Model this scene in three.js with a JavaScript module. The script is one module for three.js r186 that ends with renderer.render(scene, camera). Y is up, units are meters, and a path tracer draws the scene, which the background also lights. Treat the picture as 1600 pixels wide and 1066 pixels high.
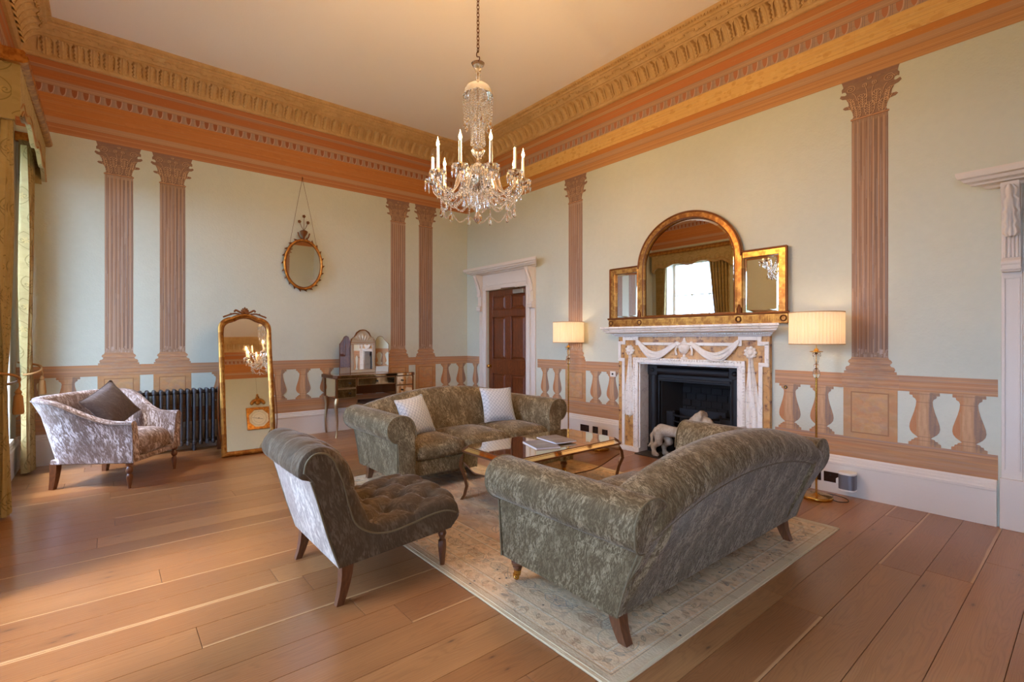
import * as THREE from 'three';
import { RoundedBoxGeometry } from 'three/addons/geometries/RoundedBoxGeometry.js';
import { mergeGeometries, mergeVertices, toCreasedNormals } from 'three/addons/utils/BufferGeometryUtils.js';
import { MarchingCubes } from 'three/addons/objects/MarchingCubes.js';
import { RectAreaLightUniformsLib } from 'three/addons/lights/RectAreaLightUniformsLib.js';

// ---------------------------------------------------------------- camera, sky, sun, exposure
// Room: corner of the two walls in view at the origin, x along the fireplace wall, z along the mirror wall, y up, metres.
const RX = 8.6, RZ = 5.69, RY = 4.70;
const scene = new THREE.Scene();
const renderer = new THREE.WebGLRenderer({ antialias: true });
renderer.toneMapping = THREE.LinearToneMapping;
renderer.toneMappingExposure = 1.04;
renderer.shadowMap.enabled = true;
const camera = new THREE.PerspectiveCamera(69.81, 1600 / 1066, 0.05, 200);
camera.position.set(7.239, 1.35, 4.959);
{ const a = 0.69204; camera.lookAt(7.239 - Math.cos(a), 1.35, 4.959 - Math.sin(a)); }
camera.setViewOffset(1600, 1066, 0, 2.1, 1600, 1066);      // the lens is shifted, the camera is level
scene.add(camera);
scene.background = new THREE.Color(0.61, 0.9, 1.4);     // bright hazy blue sky
scene.backgroundIntensity = 11.5;
const sun = new THREE.DirectionalLight(new THREE.Color(1.0, 0.9, 0.76), 5.5);   // high sun behind haze, shining almost straight in at the windows
sun.position.set(4.3 + 2.0, 17, 5.7 + 9); sun.target.position.set(4.3, 0, 5.7);
sun.castShadow = true; sun.shadow.mapSize.set(2048, 2048);
Object.assign(sun.shadow.camera, { left: -12, right: 12, top: 12, bottom: -12, near: 0.5, far: 40 });
sun.shadow.radius = 24;
scene.add(sun, sun.target);
RectAreaLightUniformsLib.init();

// ---------------------------------------------------------------- helpers
let seed = 7;
const rnd = () => { seed = (seed + 0x6D2B79F5) | 0; let t = Math.imul(seed ^ (seed >>> 15), 1 | seed); t = (t + Math.imul(t ^ (t >>> 7), 61 | t)) ^ t; return ((t ^ (t >>> 14)) >>> 0) / 4294967296; };
const rr = (a, b) => a + (b - a) * rnd();
const PI = Math.PI, V2 = (x, y) => new THREE.Vector2(x, y), V3 = (x, y, z) => new THREE.Vector3(x, y, z);
const lerp = (a, b, t) => a + (b - a) * t, clamp = (x, a = 0, b = 1) => Math.min(b, Math.max(a, x)), smooth = (a, b, x) => { const t = clamp((x - a) / (b - a)); return t * t * (3 - 2 * t); };
const names = new Map();
const numbered = (n) => { const k = names.get(n) ?? 0; names.set(n, k + 1); return k ? n + '_' + String(k).padStart(3, '0') : n; };
function mesh(name, g, m, parent) { const o = new THREE.Mesh(g, m); o.name = name; o.castShadow = o.receiveShadow = true; parent.add(o); return o; }
function thing(name, label, category, pos = [0, 0, 0], turn = 0, group) {
  const o = new THREE.Group(); o.name = numbered(name); o.position.set(...pos); o.rotation.y = turn;
  o.userData = { label, category }; if (group) o.userData.group = group; scene.add(o); return o;
}
function single(name, g, m, label, category, group) { const o = mesh(numbered(name), g, m, scene); o.userData = { label, category }; if (group) o.userData.group = group; return o; }
function structure(name, label, category, pos = [0, 0, 0], turn = 0) { const o = new THREE.Group(); o.name = name; o.position.set(...pos); o.rotation.y = turn; o.userData = { label, category, kind: 'structure' }; scene.add(o); return o; }
function copy(o, label, pos, turn, group) { const c = o.clone(); c.name = numbered(o.name.replace(/_\d+$/, '')); c.userData = { ...o.userData, label }; if (group) c.userData.group = group; c.position.set(...pos); c.rotation.y = turn ?? 0; scene.add(c); return c; }

// geometry: every helper returns a non-indexed geometry with position, normal and uv in metres
function clean(g) {
  if (g.index) g = g.toNonIndexed();
  for (const k of Object.keys(g.attributes)) if (!['position', 'normal', 'uv'].includes(k)) g.deleteAttribute(k);
  if (!g.attributes.normal) g.computeVertexNormals();
  if (!g.attributes.uv) g.setAttribute('uv', new THREE.BufferAttribute(new Float32Array(g.attributes.position.count * 2), 2));
  g.clearGroups(); g.morphAttributes = {};
  return g;
}
function metric(g, s = 1, ox = 0, oy = 0) {      // uv in metres from the axis each face looks along
  g = clean(g); const p = g.attributes.position, uv = g.attributes.uv, a = V3(), b = V3(), c = V3();
  for (let i = 0; i < p.count; i += 3) {
    a.fromBufferAttribute(p, i); b.fromBufferAttribute(p, i + 1); c.fromBufferAttribute(p, i + 2);
    const n = b.clone().sub(a).cross(c.clone().sub(a)), x = Math.abs(n.x), y = Math.abs(n.y), z = Math.abs(n.z);
    [a, b, c].forEach((v, k) => { if (y >= x && y >= z) uv.setXY(i + k, v.x * s + ox, v.z * s + oy); else if (x >= z) uv.setXY(i + k, v.z * s + ox, v.y * s + oy); else uv.setXY(i + k, v.x * s + ox, v.y * s + oy); });
  }
  return g;
}
const T = (g, x = 0, y = 0, z = 0, rx = 0, ry = 0, rz = 0) => { if (rx || ry || rz) g.applyMatrix4(new THREE.Matrix4().makeRotationFromEuler(new THREE.Euler(rx, ry, rz))); g.translate(x, y, z); return g; };
const merge = (...l) => { const f = l.flat(); return f.length === 1 ? clean(f[0]) : mergeGeometries(f.map(clean), false); };
const box = (w, h, d, x = 0, y = 0, z = 0) => T(new THREE.BoxGeometry(w, h, d), x, y, z);
const span = (x0, x1, y0, y1, z0, z1) => box(x1 - x0, y1 - y0, z1 - z0, (x0 + x1) / 2, (y0 + y1) / 2, (z0 + z1) / 2);
const rbox = (w, h, d, r = 0.01, x = 0, y = 0, z = 0, seg = 2) => T(new RoundedBoxGeometry(w, h, d, seg, Math.min(r, w / 2.01, h / 2.01, d / 2.01)), x, y, z);
const rspan = (x0, x1, y0, y1, z0, z1, r = 0.006) => rbox(x1 - x0, y1 - y0, z1 - z0, r, (x0 + x1) / 2, (y0 + y1) / 2, (z0 + z1) / 2);
const cyl = (r0, r1, h, x = 0, y = 0, z = 0, seg = 20) => T(new THREE.CylinderGeometry(r1, r0, h, seg), x, y + h / 2, z);
const lathe = (pts, seg = 24) => { const g = new THREE.LatheGeometry(pts.map(([r, y]) => V2(Math.max(r, 0.0001), y)), seg); return toCreasedNormals(g, 0.7); };
const spline = (pts, n = 40, closed = false) => new THREE.CatmullRomCurve3(pts.map((p) => V3(...p)), closed, 'centripetal').getPoints(n);
const tube = (pts, r, n = 32, radial = 8, closed = false) => new THREE.TubeGeometry(new THREE.CatmullRomCurve3(pts.map((p) => p.isVector3 ? p : V3(...p)), closed, 'centripetal'), n, r, radial, closed);
const poly = (pts) => { const s = new THREE.Shape(); pts.forEach(([x, y], i) => (i ? s.lineTo(x, y) : s.moveTo(x, y))); s.closePath(); return s; };
const extr = (shape, depth, z = 0, bevel = 0, seg = 2, curve = 12) => T(new THREE.ExtrudeGeometry(shape, { depth: depth - 2 * bevel, bevelEnabled: bevel > 0, bevelThickness: bevel, bevelSize: bevel, bevelOffset: -bevel, bevelSegments: seg, curveSegments: curve }), 0, 0, z + bevel);
// rings of equal length -> surface; uv in metres
function loft(rings, { around = true, caps = true, crease = 0.9, flip = false } = {}) {
  const n = rings[0].length, m = rings.length, pos = [], uv = [], idx = [], cols = around ? n + 1 : n, vacc = new Array(cols).fill(0);
  rings.forEach((r, j) => { let u = 0; for (let i = 0; i < cols; i++) { const p = r[i % n]; if (i) u += p.distanceTo(r[(i - 1) % n]); if (j) vacc[i] += p.distanceTo(rings[j - 1][i % n]); pos.push(p.x, p.y, p.z); uv.push(u, vacc[i]); } });
  for (let j = 0; j < m - 1; j++) for (let i = 0; i < cols - 1; i++) { const a = j * cols + i, b = a + 1, c = a + cols, d = c + 1; flip ? idx.push(a, c, b, b, c, d) : idx.push(a, b, c, b, d, c); }
  let g = new THREE.BufferGeometry(); g.setAttribute('position', new THREE.Float32BufferAttribute(pos, 3)); g.setAttribute('uv', new THREE.Float32BufferAttribute(uv, 2)); g.setIndex(idx);
  const out = [g.toNonIndexed()];
  if (caps && around) for (const [ring, sgn] of [[rings[0], 1], [rings[m - 1], -1]]) {
    const c = ring.reduce((s, p) => s.add(p), V3()).multiplyScalar(1 / n), q = [], t = [], nn = V3();
    for (let i = 0; i < n; i++) nn.add(ring[i].clone().sub(c).cross(ring[(i + 1) % n].clone().sub(c)));
    nn.normalize(); const ax = Math.abs(nn.y) > 0.9 ? V3(1, 0, 0) : V3(0, 1, 0).cross(nn).normalize(), ay = nn.clone().cross(ax);
    const flat = ring.map((p) => V2(p.clone().sub(c).dot(ax), p.clone().sub(c).dot(ay))), ccw = THREE.ShapeUtils.area(flat) > 0;
    for (const f of THREE.ShapeUtils.triangulateShape(ccw ? flat : flat.slice().reverse(), [])) { let k = f.map((i) => (ccw ? i : n - 1 - i)); if ((sgn < 0) !== flip) k = k.reverse(); k = k.slice().reverse(); for (const i of k) { q.push(...ring[i].toArray()); t.push(flat[i].x, flat[i].y); } }
    const h = new THREE.BufferGeometry(); h.setAttribute('position', new THREE.Float32BufferAttribute(q, 3)); h.setAttribute('uv', new THREE.Float32BufferAttribute(t, 2)); out.push(h);
  }
  out.forEach((o) => o.computeVertexNormals());
  const gg = out.length > 1 ? mergeGeometries(out, false) : out[0];
  return toCreasedNormals(gg, crease);
}
// a moulding: profile [out, y] run along local x from x0 to x1, mitred by m0 / m1 (1 inner corner, 0 square, -1 outer corner)
function run(profile, x0, x1, m0 = 0, m1 = 0, crease = 0.5) {
  return loft([[x0, m0, 1], [x1, m1, -1]].map(([x, m, s]) => profile.map(([d, y]) => V3(x + s * m * d, y, d))), { crease });
}
// pillow: two bulging faces meeting in a seam, pinched corners
function pillow(w, h, t, n = 14) {
  const pos = [], uv = [], idx = [];
  for (const s of [1, -1]) { const o = pos.length / 3;
    for (let j = 0; j <= n; j++) for (let i = 0; i <= n; i++) {
      const u = i / n * 2 - 1, v = j / n * 2 - 1, k = Math.pow(Math.max(0, (1 - u * u) * (1 - v * v)), 0.42), px = 1 - 0.07 * (1 - v * v) * Math.abs(u), py = 1 - 0.07 * (1 - u * u) * Math.abs(v);
      pos.push(u * w / 2 * px, v * h / 2 * py, s * t / 2 * k); uv.push(u * w / 2, v * h / 2);
    }
    for (let j = 0; j < n; j++) for (let i = 0; i < n; i++) { const a = o + j * (n + 1) + i, b = a + 1, c = a + n + 1, d = c + 1; s > 0 ? idx.push(a, b, c, b, d, c) : idx.push(a, c, b, b, c, d); } }
  const g = new THREE.BufferGeometry(); g.setAttribute('position', new THREE.Float32BufferAttribute(pos, 3)); g.setAttribute('uv', new THREE.Float32BufferAttribute(uv, 2)); g.setIndex(idx); g.computeVertexNormals(); return g.toNonIndexed();
}

// ---------------------------------------------------------------- textures
const hashv = (x, y, s) => { let h = Math.imul(x, 374761393) + Math.imul(y, 668265263) + Math.imul(s, 2246822519); h = Math.imul(h ^ (h >>> 13), 1274126177); return ((h ^ (h >>> 16)) >>> 0) / 4294967296; };
function vn(x, y, px, py, s) { const xi = Math.floor(x), yi = Math.floor(y), fx = x - xi, fy = y - yi, u = fx * fx * (3 - 2 * fx), v = fy * fy * (3 - 2 * fy), m = (a, p) => ((a % p) + p) % p, x0 = m(xi, px), x1 = m(xi + 1, px), y0 = m(yi, py), y1 = m(yi + 1, py); return lerp(lerp(hashv(x0, y0, s), hashv(x1, y0, s), u), lerp(hashv(x0, y1, s), hashv(x1, y1, s), u), v); }
function fbm(u, v, fx, fy, oct, s) { let a = 0.5, t = 0, w = 0; for (let o = 0; o < oct; o++) { t += a * vn(u * fx, v * fy, fx, fy, s + o * 17); w += a; a *= 0.5; fx *= 2; fy *= 2; } return t / w; }
function tex(w, h, fn, { srgb = true, sx = 1, sy = 1 } = {}) {
  const d = new Uint8Array(w * h * 4);
  for (let j = 0; j < h; j++) for (let i = 0; i < w; i++) { const c = fn(i / w, j / h), k = (j * w + i) * 4; if (typeof c === 'number') d[k] = d[k + 1] = d[k + 2] = clamp(c) * 255; else { d[k] = clamp(c[0], 0, 255); d[k + 1] = clamp(c[1], 0, 255); d[k + 2] = clamp(c[2], 0, 255); } d[k + 3] = 255; }
  const t = new THREE.DataTexture(d, w, h); t.wrapS = t.wrapT = THREE.RepeatWrapping; t.magFilter = THREE.LinearFilter; t.minFilter = THREE.LinearMipmapLinearFilter; t.generateMipmaps = true;
  if (srgb) t.colorSpace = THREE.SRGBColorSpace; t.repeat.set(1 / sx, 1 / sy); t.needsUpdate = true; return t;
}
function drawn(w, h, paint, { wrap = false, sx = 1, sy = 1 } = {}) {
  const c = document.createElement('canvas'); c.width = w; c.height = h; paint(c.getContext('2d'), w, h);
  const t = new THREE.CanvasTexture(c); t.colorSpace = THREE.SRGBColorSpace; t.magFilter = THREE.LinearFilter; if (wrap) t.wrapS = t.wrapT = THREE.RepeatWrapping; t.repeat.set(1 / sx, 1 / sy); return t;
}
const mix3 = (a, b, t) => [lerp(a[0], b[0], t), lerp(a[1], b[1], t), lerp(a[2], b[2], t)];
const S = (o) => new THREE.MeshStandardMaterial(o), P = (o) => new THREE.MeshPhysicalMaterial(o);
const hex = (r, g, b) => new THREE.Color().setRGB(r / 255, g / 255, b / 255, THREE.SRGBColorSpace);

const M = {};
{ // wall paint: pale sage plaster, faintly mottled with brush texture
  const c = tex(512, 512, (u, v) => { const n = fbm(u, v, 4, 4, 5, 3), k = fbm(u, v, 60, 60, 2, 9); return mix3([197, 201, 185], [208, 211, 194], n * 0.8 + (k - 0.5) * 0.35); }, { sx: 2.2, sy: 2.2 });
  const b = tex(512, 512, (u, v) => 0.6 * fbm(u, v, 90, 90, 3, 21) + 0.4 * fbm(u, v, 10, 10, 3, 22), { srgb: false, sx: 1.3, sy: 1.3 });
  M.wall = S({ map: c, bumpMap: b, bumpScale: 0.0025, roughness: 0.62 });
  M.ceiling = S({ color: hex(248, 242, 232), bumpMap: b, bumpScale: 0.0012, roughness: 0.9 });
  M.cream = S({ color: hex(222, 213, 202), bumpMap: b, bumpScale: 0.0006, roughness: 0.45 });
  M.white = S({ color: hex(236, 233, 224), roughness: 0.45 });
  const cc = tex(512, 512, (u, v) => { const n = fbm(u, v, 6, 6, 5, 31), k = fbm(u, v, 40, 40, 3, 33); return mix3([186, 148, 94], [228, 192, 134], n * 0.7 + k * 0.4 - 0.05); }, { sx: 1.1, sy: 1.1 });
  M.cornice = S({ map: cc, bumpMap: b, bumpScale: 0.001, roughness: 0.7 });
}
{ // oak boards: five grain variants, some with a pale sapwood edge
  M.oak = []; const base = [[150, 101, 60], [160, 110, 67], [139, 90, 53], [154, 105, 64], [146, 97, 58], [165, 116, 72]];
  const bump = tex(256, 1024, (u, v) => fbm(u, v, 60, 6, 3, 55), { srgb: false, sx: 0.21, sy: 2.4 });
  base.forEach((bc, k) => {
    const kn = [...Array(2)].map((_, i) => [hashv(k, i, 5) * 0.8 + 0.1, hashv(k, i, 6), 0.5 + hashv(k, i, 7)]);
    const t = tex(256, 1280, (u, v) => {
      const w = (fbm(u, v, 3, 5, 3, 40 + k) - 0.5), arch = Math.pow(Math.abs(u - 0.5) * 1.6, 2);
      let ring = (u * 6 + w * 5 + (k % 2 ? (v * 5 + arch * 6) : 0)); const g = Math.pow(0.5 + 0.5 * Math.sin(ring * 6.283 * (k % 2 ? 1.6 : 2.4)), 3);
      const f = fbm(u, v, 90, 10, 3, 60 + k), l = fbm(u, v, 2, 4, 3, 80 + k);
      let c = mix3(bc, [bc[0] * 0.76, bc[1] * 0.72, bc[2] * 0.68], 0.34 * g + 0.5 * (f - 0.35));
      c = mix3(c, [bc[0] * 1.14, bc[1] * 1.18, bc[2] * 1.2], l * 0.5);
      for (const [kx, ky, ks] of kn) { const d = Math.hypot((u - kx) * 0.21, (v - ky) * 2.4 * 0.35) / (0.0045 * ks); c = mix3(c, [74, 46, 30], 0.6 * Math.exp(-d * d) + 0.14 * Math.exp(-d * d * 0.06)); }
      if (k === 4) { const s = smooth(0.90 - 0.05 * w, 0.93 - 0.05 * w, u); c = mix3(c, [206, 166, 120], 0.7 * s); }
      return c;
    }, { sx: 0.21, sy: 2.4 });
    M.oak.push(P({ map: t, bumpMap: bump, bumpScale: 0.0007, roughness: 0.31, clearcoat: 0.25, clearcoatRoughness: 0.22 }));
  });
  const wood = (dark, light, s) => tex(256, 512, (u, v) => { const g = fbm(u, v, 30, 4, 3, s), r = Math.pow(0.5 + 0.5 * Math.sin((u * 7 + fbm(u, v, 3, 4, 3, s + 5) * 5) * 6.28), 2); return mix3(dark, light, 0.65 * g + 0.3 * r); }, { sx: 0.3, sy: 0.7 });
  M.leg = P({ map: wood([84, 48, 28], [134, 84, 52], 101), roughness: 0.38, clearcoat: 0.3, clearcoatRoughness: 0.3 });
  M.mahogany = P({ map: wood([78, 36, 14], [138, 72, 32], 121), roughness: 0.33, clearcoat: 0.35, clearcoatRoughness: 0.25 });
}
function velvet(dark, light, s, { scale = 0.9, amount = 1, sheen = [0.62, 0.6, 0.55] } = {}) {
  const pile = (u, v) => { const warp = fbm(u, v, 5, 5, 3, s) - 0.5, a = fbm(u + warp * 0.16 + v * 0.25, v + warp * 0.08, 46, 17, 3, s + 1), b = fbm(u + warp * 0.06 + v * 0.25, v, 150, 50, 2, s + 2), c = fbm(u, v, 6, 5, 3, s + 3); return clamp((smooth(0.36, 0.74, 0.5 * a + 0.5 * b) * 0.9 + 0.12 * c) * (0.55 + 0.75 * smooth(0.3, 0.7, c)) * amount); };
  const map = tex(1024, 1024, (u, v) => mix3(dark, light, pile(u, v)), { sx: scale, sy: scale });
  const bm = tex(512, 512, (u, v) => 0.6 * pile(u, v) + 0.4 * fbm(u, v, 120, 120, 2, s + 9), { srgb: false, sx: scale, sy: scale });
  return P({ map, bumpMap: bm, bumpScale: 0.003, roughness: 0.75, sheen: 1, sheenColor: new THREE.Color(...sheen), sheenRoughness: 0.45, specularIntensity: 0.5 });
}
M.sofa = velvet([93, 78, 53], [162, 145, 114], 200, { scale: 0.42, sheen: [0.72, 0.67, 0.58] });
M.sofaPipe = S({ color: hex(116, 102, 74), roughness: 0.7 });
M.slipper = velvet([86, 70, 52], [128, 112, 92], 230, { amount: 0.7 });
M.slipperBack = velvet([172, 158, 146], [232, 221, 206], 240, { amount: 1 });
M.armchair = velvet([122, 100, 90], [216, 202, 200], 260, { amount: 1.1, sheen: [0.65, 0.58, 0.55] });
M.mauve = velvet([92, 80, 78], [124, 112, 108], 280, { amount: 0.6, sheen: [0.4, 0.37, 0.36] });
M.mirror = S({ color: new THREE.Color(0.86, 0.85, 0.80), metalness: 1, roughness: 0.015 });
M.oldMirror = S({ color: new THREE.Color(0.80, 0.66, 0.46), metalness: 1, roughness: 0.04 });
{ const gb = tex(256, 256, (u, v) => 0.5 * fbm(u, v, 12, 12, 4, 300) + 0.5 * fbm(u, v, 50, 50, 2, 301), { srgb: false, sx: 0.25, sy: 0.25 });
  const gc = tex(256, 256, (u, v) => mix3([150, 96, 44], [196, 142, 70], smooth(0.25, 0.75, fbm(u, v, 10, 10, 4, 305))), { sx: 0.3, sy: 0.3 });
  M.gilt = S({ map: gc, metalness: 0.85, roughness: 0.33, bumpMap: gb, bumpScale: 0.0008 });
  M.giltDark = S({ color: hex(120, 72, 34), metalness: 0.6, roughness: 0.42, bumpMap: gb, bumpScale: 0.002 });
  M.iron = S({ color: hex(27, 26, 30), metalness: 0.3, roughness: 0.5, bumpMap: gb, bumpScale: 0.001 });
  M.soot = S({ color: hex(22, 20, 21), roughness: 0.9, bumpMap: gb, bumpScale: 0.003 });
  M.stone = S({ map: tex(256, 256, (u, v) => mix3([150, 136, 116], [206, 196, 178], fbm(u, v, 10, 10, 4, 310)), { sx: 0.3, sy: 0.3 }), bumpMap: gb, bumpScale: 0.004, roughness: 0.85 }); }
M.brass = S({ color: hex(196, 150, 72), metalness: 1, roughness: 0.22 });
M.champagne = S({ color: hex(178, 150, 112), metalness: 0.85, roughness: 0.32 });
M.bronze = S({ color: hex(104, 64, 34), metalness: 0.5, roughness: 0.4 });
M.radiator = S({ color: hex(74, 73, 76), metalness: 0.15, roughness: 0.42 });
M.black = S({ color: hex(24, 22, 22), roughness: 0.4 });
M.steel = S({ color: hex(176, 178, 180), metalness: 0.8, roughness: 0.35 });
M.glass = P({ color: 0xffffff, transmission: 1, thickness: 0.01, ior: 1.5, roughness: 0.01 });
M.pane = P({ color: 0xffffff, transmission: 1, thickness: 0, ior: 1.45, roughness: 0 });
{ // marbles
  const vein = (u, v, s, f) => { const w = fbm(u, v, 4, 4, 4, s); return Math.pow(1 - Math.abs(Math.sin((u * f + v * f * 0.6 + w * 3.2) * 3.1416)), 14); };
  M.marble = S({ map: tex(512, 512, (u, v) => mix3(mix3([228, 222, 212], [244, 240, 232], fbm(u, v, 5, 5, 4, 330)), [168, 158, 150], 0.55 * vein(u, v, 331, 3) + 0.25 * vein(u, v, 335, 7)), { sx: 0.6, sy: 0.6 }), roughness: 0.34 });
  M.siena = S({ map: tex(512, 512, (u, v) => mix3(mix3([184, 130, 66], [226, 184, 122], fbm(u, v, 6, 6, 5, 340)), [104, 66, 44], 0.7 * vein(u, v, 341, 2) + 0.35 * Math.pow(fbm(u, v, 14, 14, 3, 345), 6) * 8), { sx: 0.55, sy: 0.55 }), roughness: 0.3 });
}
// ---------------------------------------------------------------- floor: oak boards running along z
{
  const fl = structure('floor', 'wide oak floorboards with pale sapwood edges', 'floor');
  mesh('subfloor', span(-0.3, RX + 0.3, -0.12, -0.021, -0.6, RZ + 0.45), S({ color: hex(60, 40, 26), roughness: 0.9 }), fl);
  const W = 0.2055; let k = 0;
  for (let i = 0, x = 0.005; x < RX; i++, x += W) {
    const w = Math.min(W, RX - x); let z = -0.02 - hashv(i, 1, 9) * 1.9;
    while (z < RZ + 0.02) {
      const L = 1.75 + hashv(i, k, 12) * 0.75, z0 = Math.max(z, -0.02), z1 = Math.min(z + L, RZ + 0.02); k++;
      if (z1 - z0 > 0.02) { const b = metric(T(new RoundedBoxGeometry(w - 0.0022, 0.02, z1 - z0 - 0.0022, 1, 0.0012), x + w / 2, -0.01, (z0 + z1) / 2)), uv = b.attributes.uv, flip = hashv(i, k, 3) > 0.5 ? -1 : 1; const oz = hashv(i, k, 15) * 2.4;
        for (let q = 0; q < uv.count; q++) uv.setXY(q, 0.105 + flip * (uv.getX(q) - x - w / 2), uv.getY(q) - z + oz);
        mesh('plank', b, M.oak[Math.floor(hashv(i, k, 17) * 6)], fl); }
      z += L;
    }
  }
}
// ---------------------------------------------------------------- walls (local x along the wall, z into the room)
const ceiling = structure('ceiling', 'plain peach-cream plaster ceiling', 'ceiling');
mesh('ceiling_plaster', metric(span(-0.3, RX + 0.3, RY, RY + 0.2, -0.3, RZ + 0.42)), M.ceiling, ceiling);
const wallLeft = structure('wall_left', 'sage wall with painted columns behind the vanity and the standing mirror', 'wall', [0, 0, 0], PI / 2);
const wallBack = structure('wall_back', 'sage wall with painted columns around the fireplace and the wooden door', 'wall', [0, 0, 0], 0);
const wallFront = structure('wall_front', 'window wall opposite the fireplace', 'wall', [0, 0, RZ], PI);
const wallRight = structure('wall_right', 'sage end wall with painted columns seen in the standing mirror', 'wall', [RX, 0, 0], -PI / 2);
mesh('wall_plaster', metric(span(-RZ - 0.4, 0.3, -0.1, RY + 0.1, -0.3, 0)), M.wall, wallLeft);
mesh('wall_plaster', metric(span(-0.3, RZ + 0.4, -0.1, RY + 0.1, -0.3, 0)), M.wall, wallRight);
const DO = [[0.595, 1.623], [6.977, 8.005]], DH = 2.172;
mesh('wall_plaster', metric(extr(poly([[0, -0.1], [0, RY + 0.1], [RX, RY + 0.1], [RX, -0.1], [DO[1][1], -0.1], [DO[1][1], DH], [DO[1][0], DH], [DO[1][0], -0.1], [4.90, -0.1], [4.90, 1.08], [3.70, 1.08], [3.70, -0.1], [DO[0][1], -0.1], [DO[0][1], DH], [DO[0][0], DH], [DO[0][0], -0.1]].reverse()), 0.3, -0.3)), M.wall, wallBack);
const WC = [1.12, 4.30, 7.48], WW = 0.74, WY0 = 0.34, WY1 = 3.28;
{ const s = poly([[-RX, -0.1], [0, -0.1], [0, RY + 0.1], [-RX, RY + 0.1]]);
  for (const c of WC) s.holes.push(poly([[-c - WW, WY0], [-c - WW, WY1], [-c + WW, WY1], [-c + WW, WY0]]));
  mesh('wall_plaster', metric(extr(s, 0.38, -0.38)), M.wall, wallFront); }

// ---------------------------------------------------------------- the mural: trompe-l'oeil painting, flat paint on the plaster. Its painted tones are part of the artwork.
const blot = (x, w, h, n, cols, rmin, rmax, alpha) => { for (let i = 0; i < n; i++) { const px = rnd() * w, py = rnd() * h, r = rr(rmin, rmax); x.globalAlpha = alpha * rnd(); x.fillStyle = cols[Math.floor(rnd() * cols.length)]; x.beginPath(); x.ellipse(px, py, r * rr(1, 3), r, 0, 0, 7); x.fill(); } x.globalAlpha = 1; };
function friezeTex(gold) {      // 2.4 m long, 0.77 m high, top of canvas = top of band
  return drawn(2048, 512, (x, w, h) => {
    const Y = (y) => (4.364 - y) / 0.77 * h, band = (y1, y0, c) => { x.fillStyle = c; x.fillRect(0, Y(y1), w, Y(y0) - Y(y1) + 1); };
    band(4.364, 4.30, gold ? '#c07a44' : '#b8693c'); band(4.30, 4.262, gold ? '#c0936a' : '#a87a62'); band(4.262, 4.165, gold ? '#c4703a' : '#b2602f'); band(4.165, 4.10, '#b08a72');
    band(4.10, 4.01, '#a8897c'); band(4.01, 3.826, gold ? '#e4b668' : '#bd7032'); band(3.826, 3.764, gold ? '#c27630' : '#b96a30'); band(3.764, 3.70, '#b48a6a'); band(3.70, 3.594, gold ? '#bd8250' : '#b0693f');
    for (let i = 0; i < 260; i++) { const yy = rnd() * h; x.globalAlpha = 0.05 + 0.16 * rnd(); x.fillStyle = ['#d89a5c', '#a85a2c', '#b39a88', '#8f5a3a', '#cf8a48'][Math.floor(rnd() * 5)]; x.fillRect(rnd() * w - 300, yy, rr(200, 1300), rr(1, 6)); }
    for (const [y, c] of [[4.30, '#e0b080'], [4.262, '#9a6848'], [4.165, '#8c6450'], [4.13, '#c8a488'], [4.104, '#7a5848'], [3.826, '#9a5f28'], [3.73, '#c8a284'], [3.70, '#8f5f40'], [3.66, '#d0a070'], [3.64, '#95613c'], [3.61, '#cc9a6c']]) { x.globalAlpha = 0.75; x.fillStyle = c; x.fillRect(0, Y(y), w, 3); }
    x.globalAlpha = 1;
    if (gold) { x.save(); x.beginPath(); x.rect(0, Y(4.008), w, Y(3.828) - Y(4.008)); x.clip(); blot(x, w, h, 1500, ['#e6b76a', '#c4822f', '#e0aa5a', '#b87530', '#edc680'], 3, 16, 0.34); x.globalAlpha = 0.35; x.strokeStyle = '#8a5524'; for (const s of [0.12, 0.45, 0.8]) { x.beginPath(); x.moveTo(s * w, 0); x.lineTo(s * w, h); x.stroke(); } x.restore(); }
    else { x.save(); x.beginPath(); x.rect(0, Y(4.008), w, Y(3.765) - Y(4.008)); x.clip(); blot(x, w, h, 500, ['#c97a38', '#a85c28', '#c8833f'], 4, 20, 0.22); x.restore(); }
    const n = 25, p = w / n, t = Y(4.10), b = Y(4.012);
    for (let i = 0; i < n; i++) { const c = (i + 0.5) * p;
      x.fillStyle = gold ? '#b06a4a' : '#8f4a30'; x.beginPath(); x.moveTo(c - p * 0.26, t); x.lineTo(c + p * 0.26, t); x.quadraticCurveTo(c + p * 0.26, b - 8, c, b - 2); x.quadraticCurveTo(c - p * 0.26, b - 8, c - p * 0.26, t); x.fill();
      x.lineWidth = 7; x.strokeStyle = '#c2a498'; x.beginPath(); x.moveTo(c + p * 0.27, t); x.quadraticCurveTo(c + p * 0.27, b - 8, c, b); x.stroke();
      x.lineWidth = 4; x.strokeStyle = '#8a7070'; x.beginPath(); x.moveTo(c + p * 0.36, t); x.quadraticCurveTo(c + p * 0.38, b - 6, c + p * 0.3, b); x.stroke(); x.beginPath(); x.moveTo(c + p * 0.5, t); x.lineTo(c + p * 0.5, b); x.stroke(); }
    blot(x, w, h, 700, ['#7f5a3e', '#e0b890', '#b98a70'], 1, 6, 0.12); x.globalAlpha = 0.16; x.fillStyle = '#c0a468'; x.fillRect(0, 0, w, h); x.globalAlpha = 1;
  }, { wrap: true, sx: 2.4, sy: 0.77 });
}
const friezeMat = (g) => S({ map: friezeTex(g), roughness: 0.62, bumpMap: M.wall.bumpMap, bumpScale: 0.0015 });
const FM = [friezeMat(false), friezeMat(true)];
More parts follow.
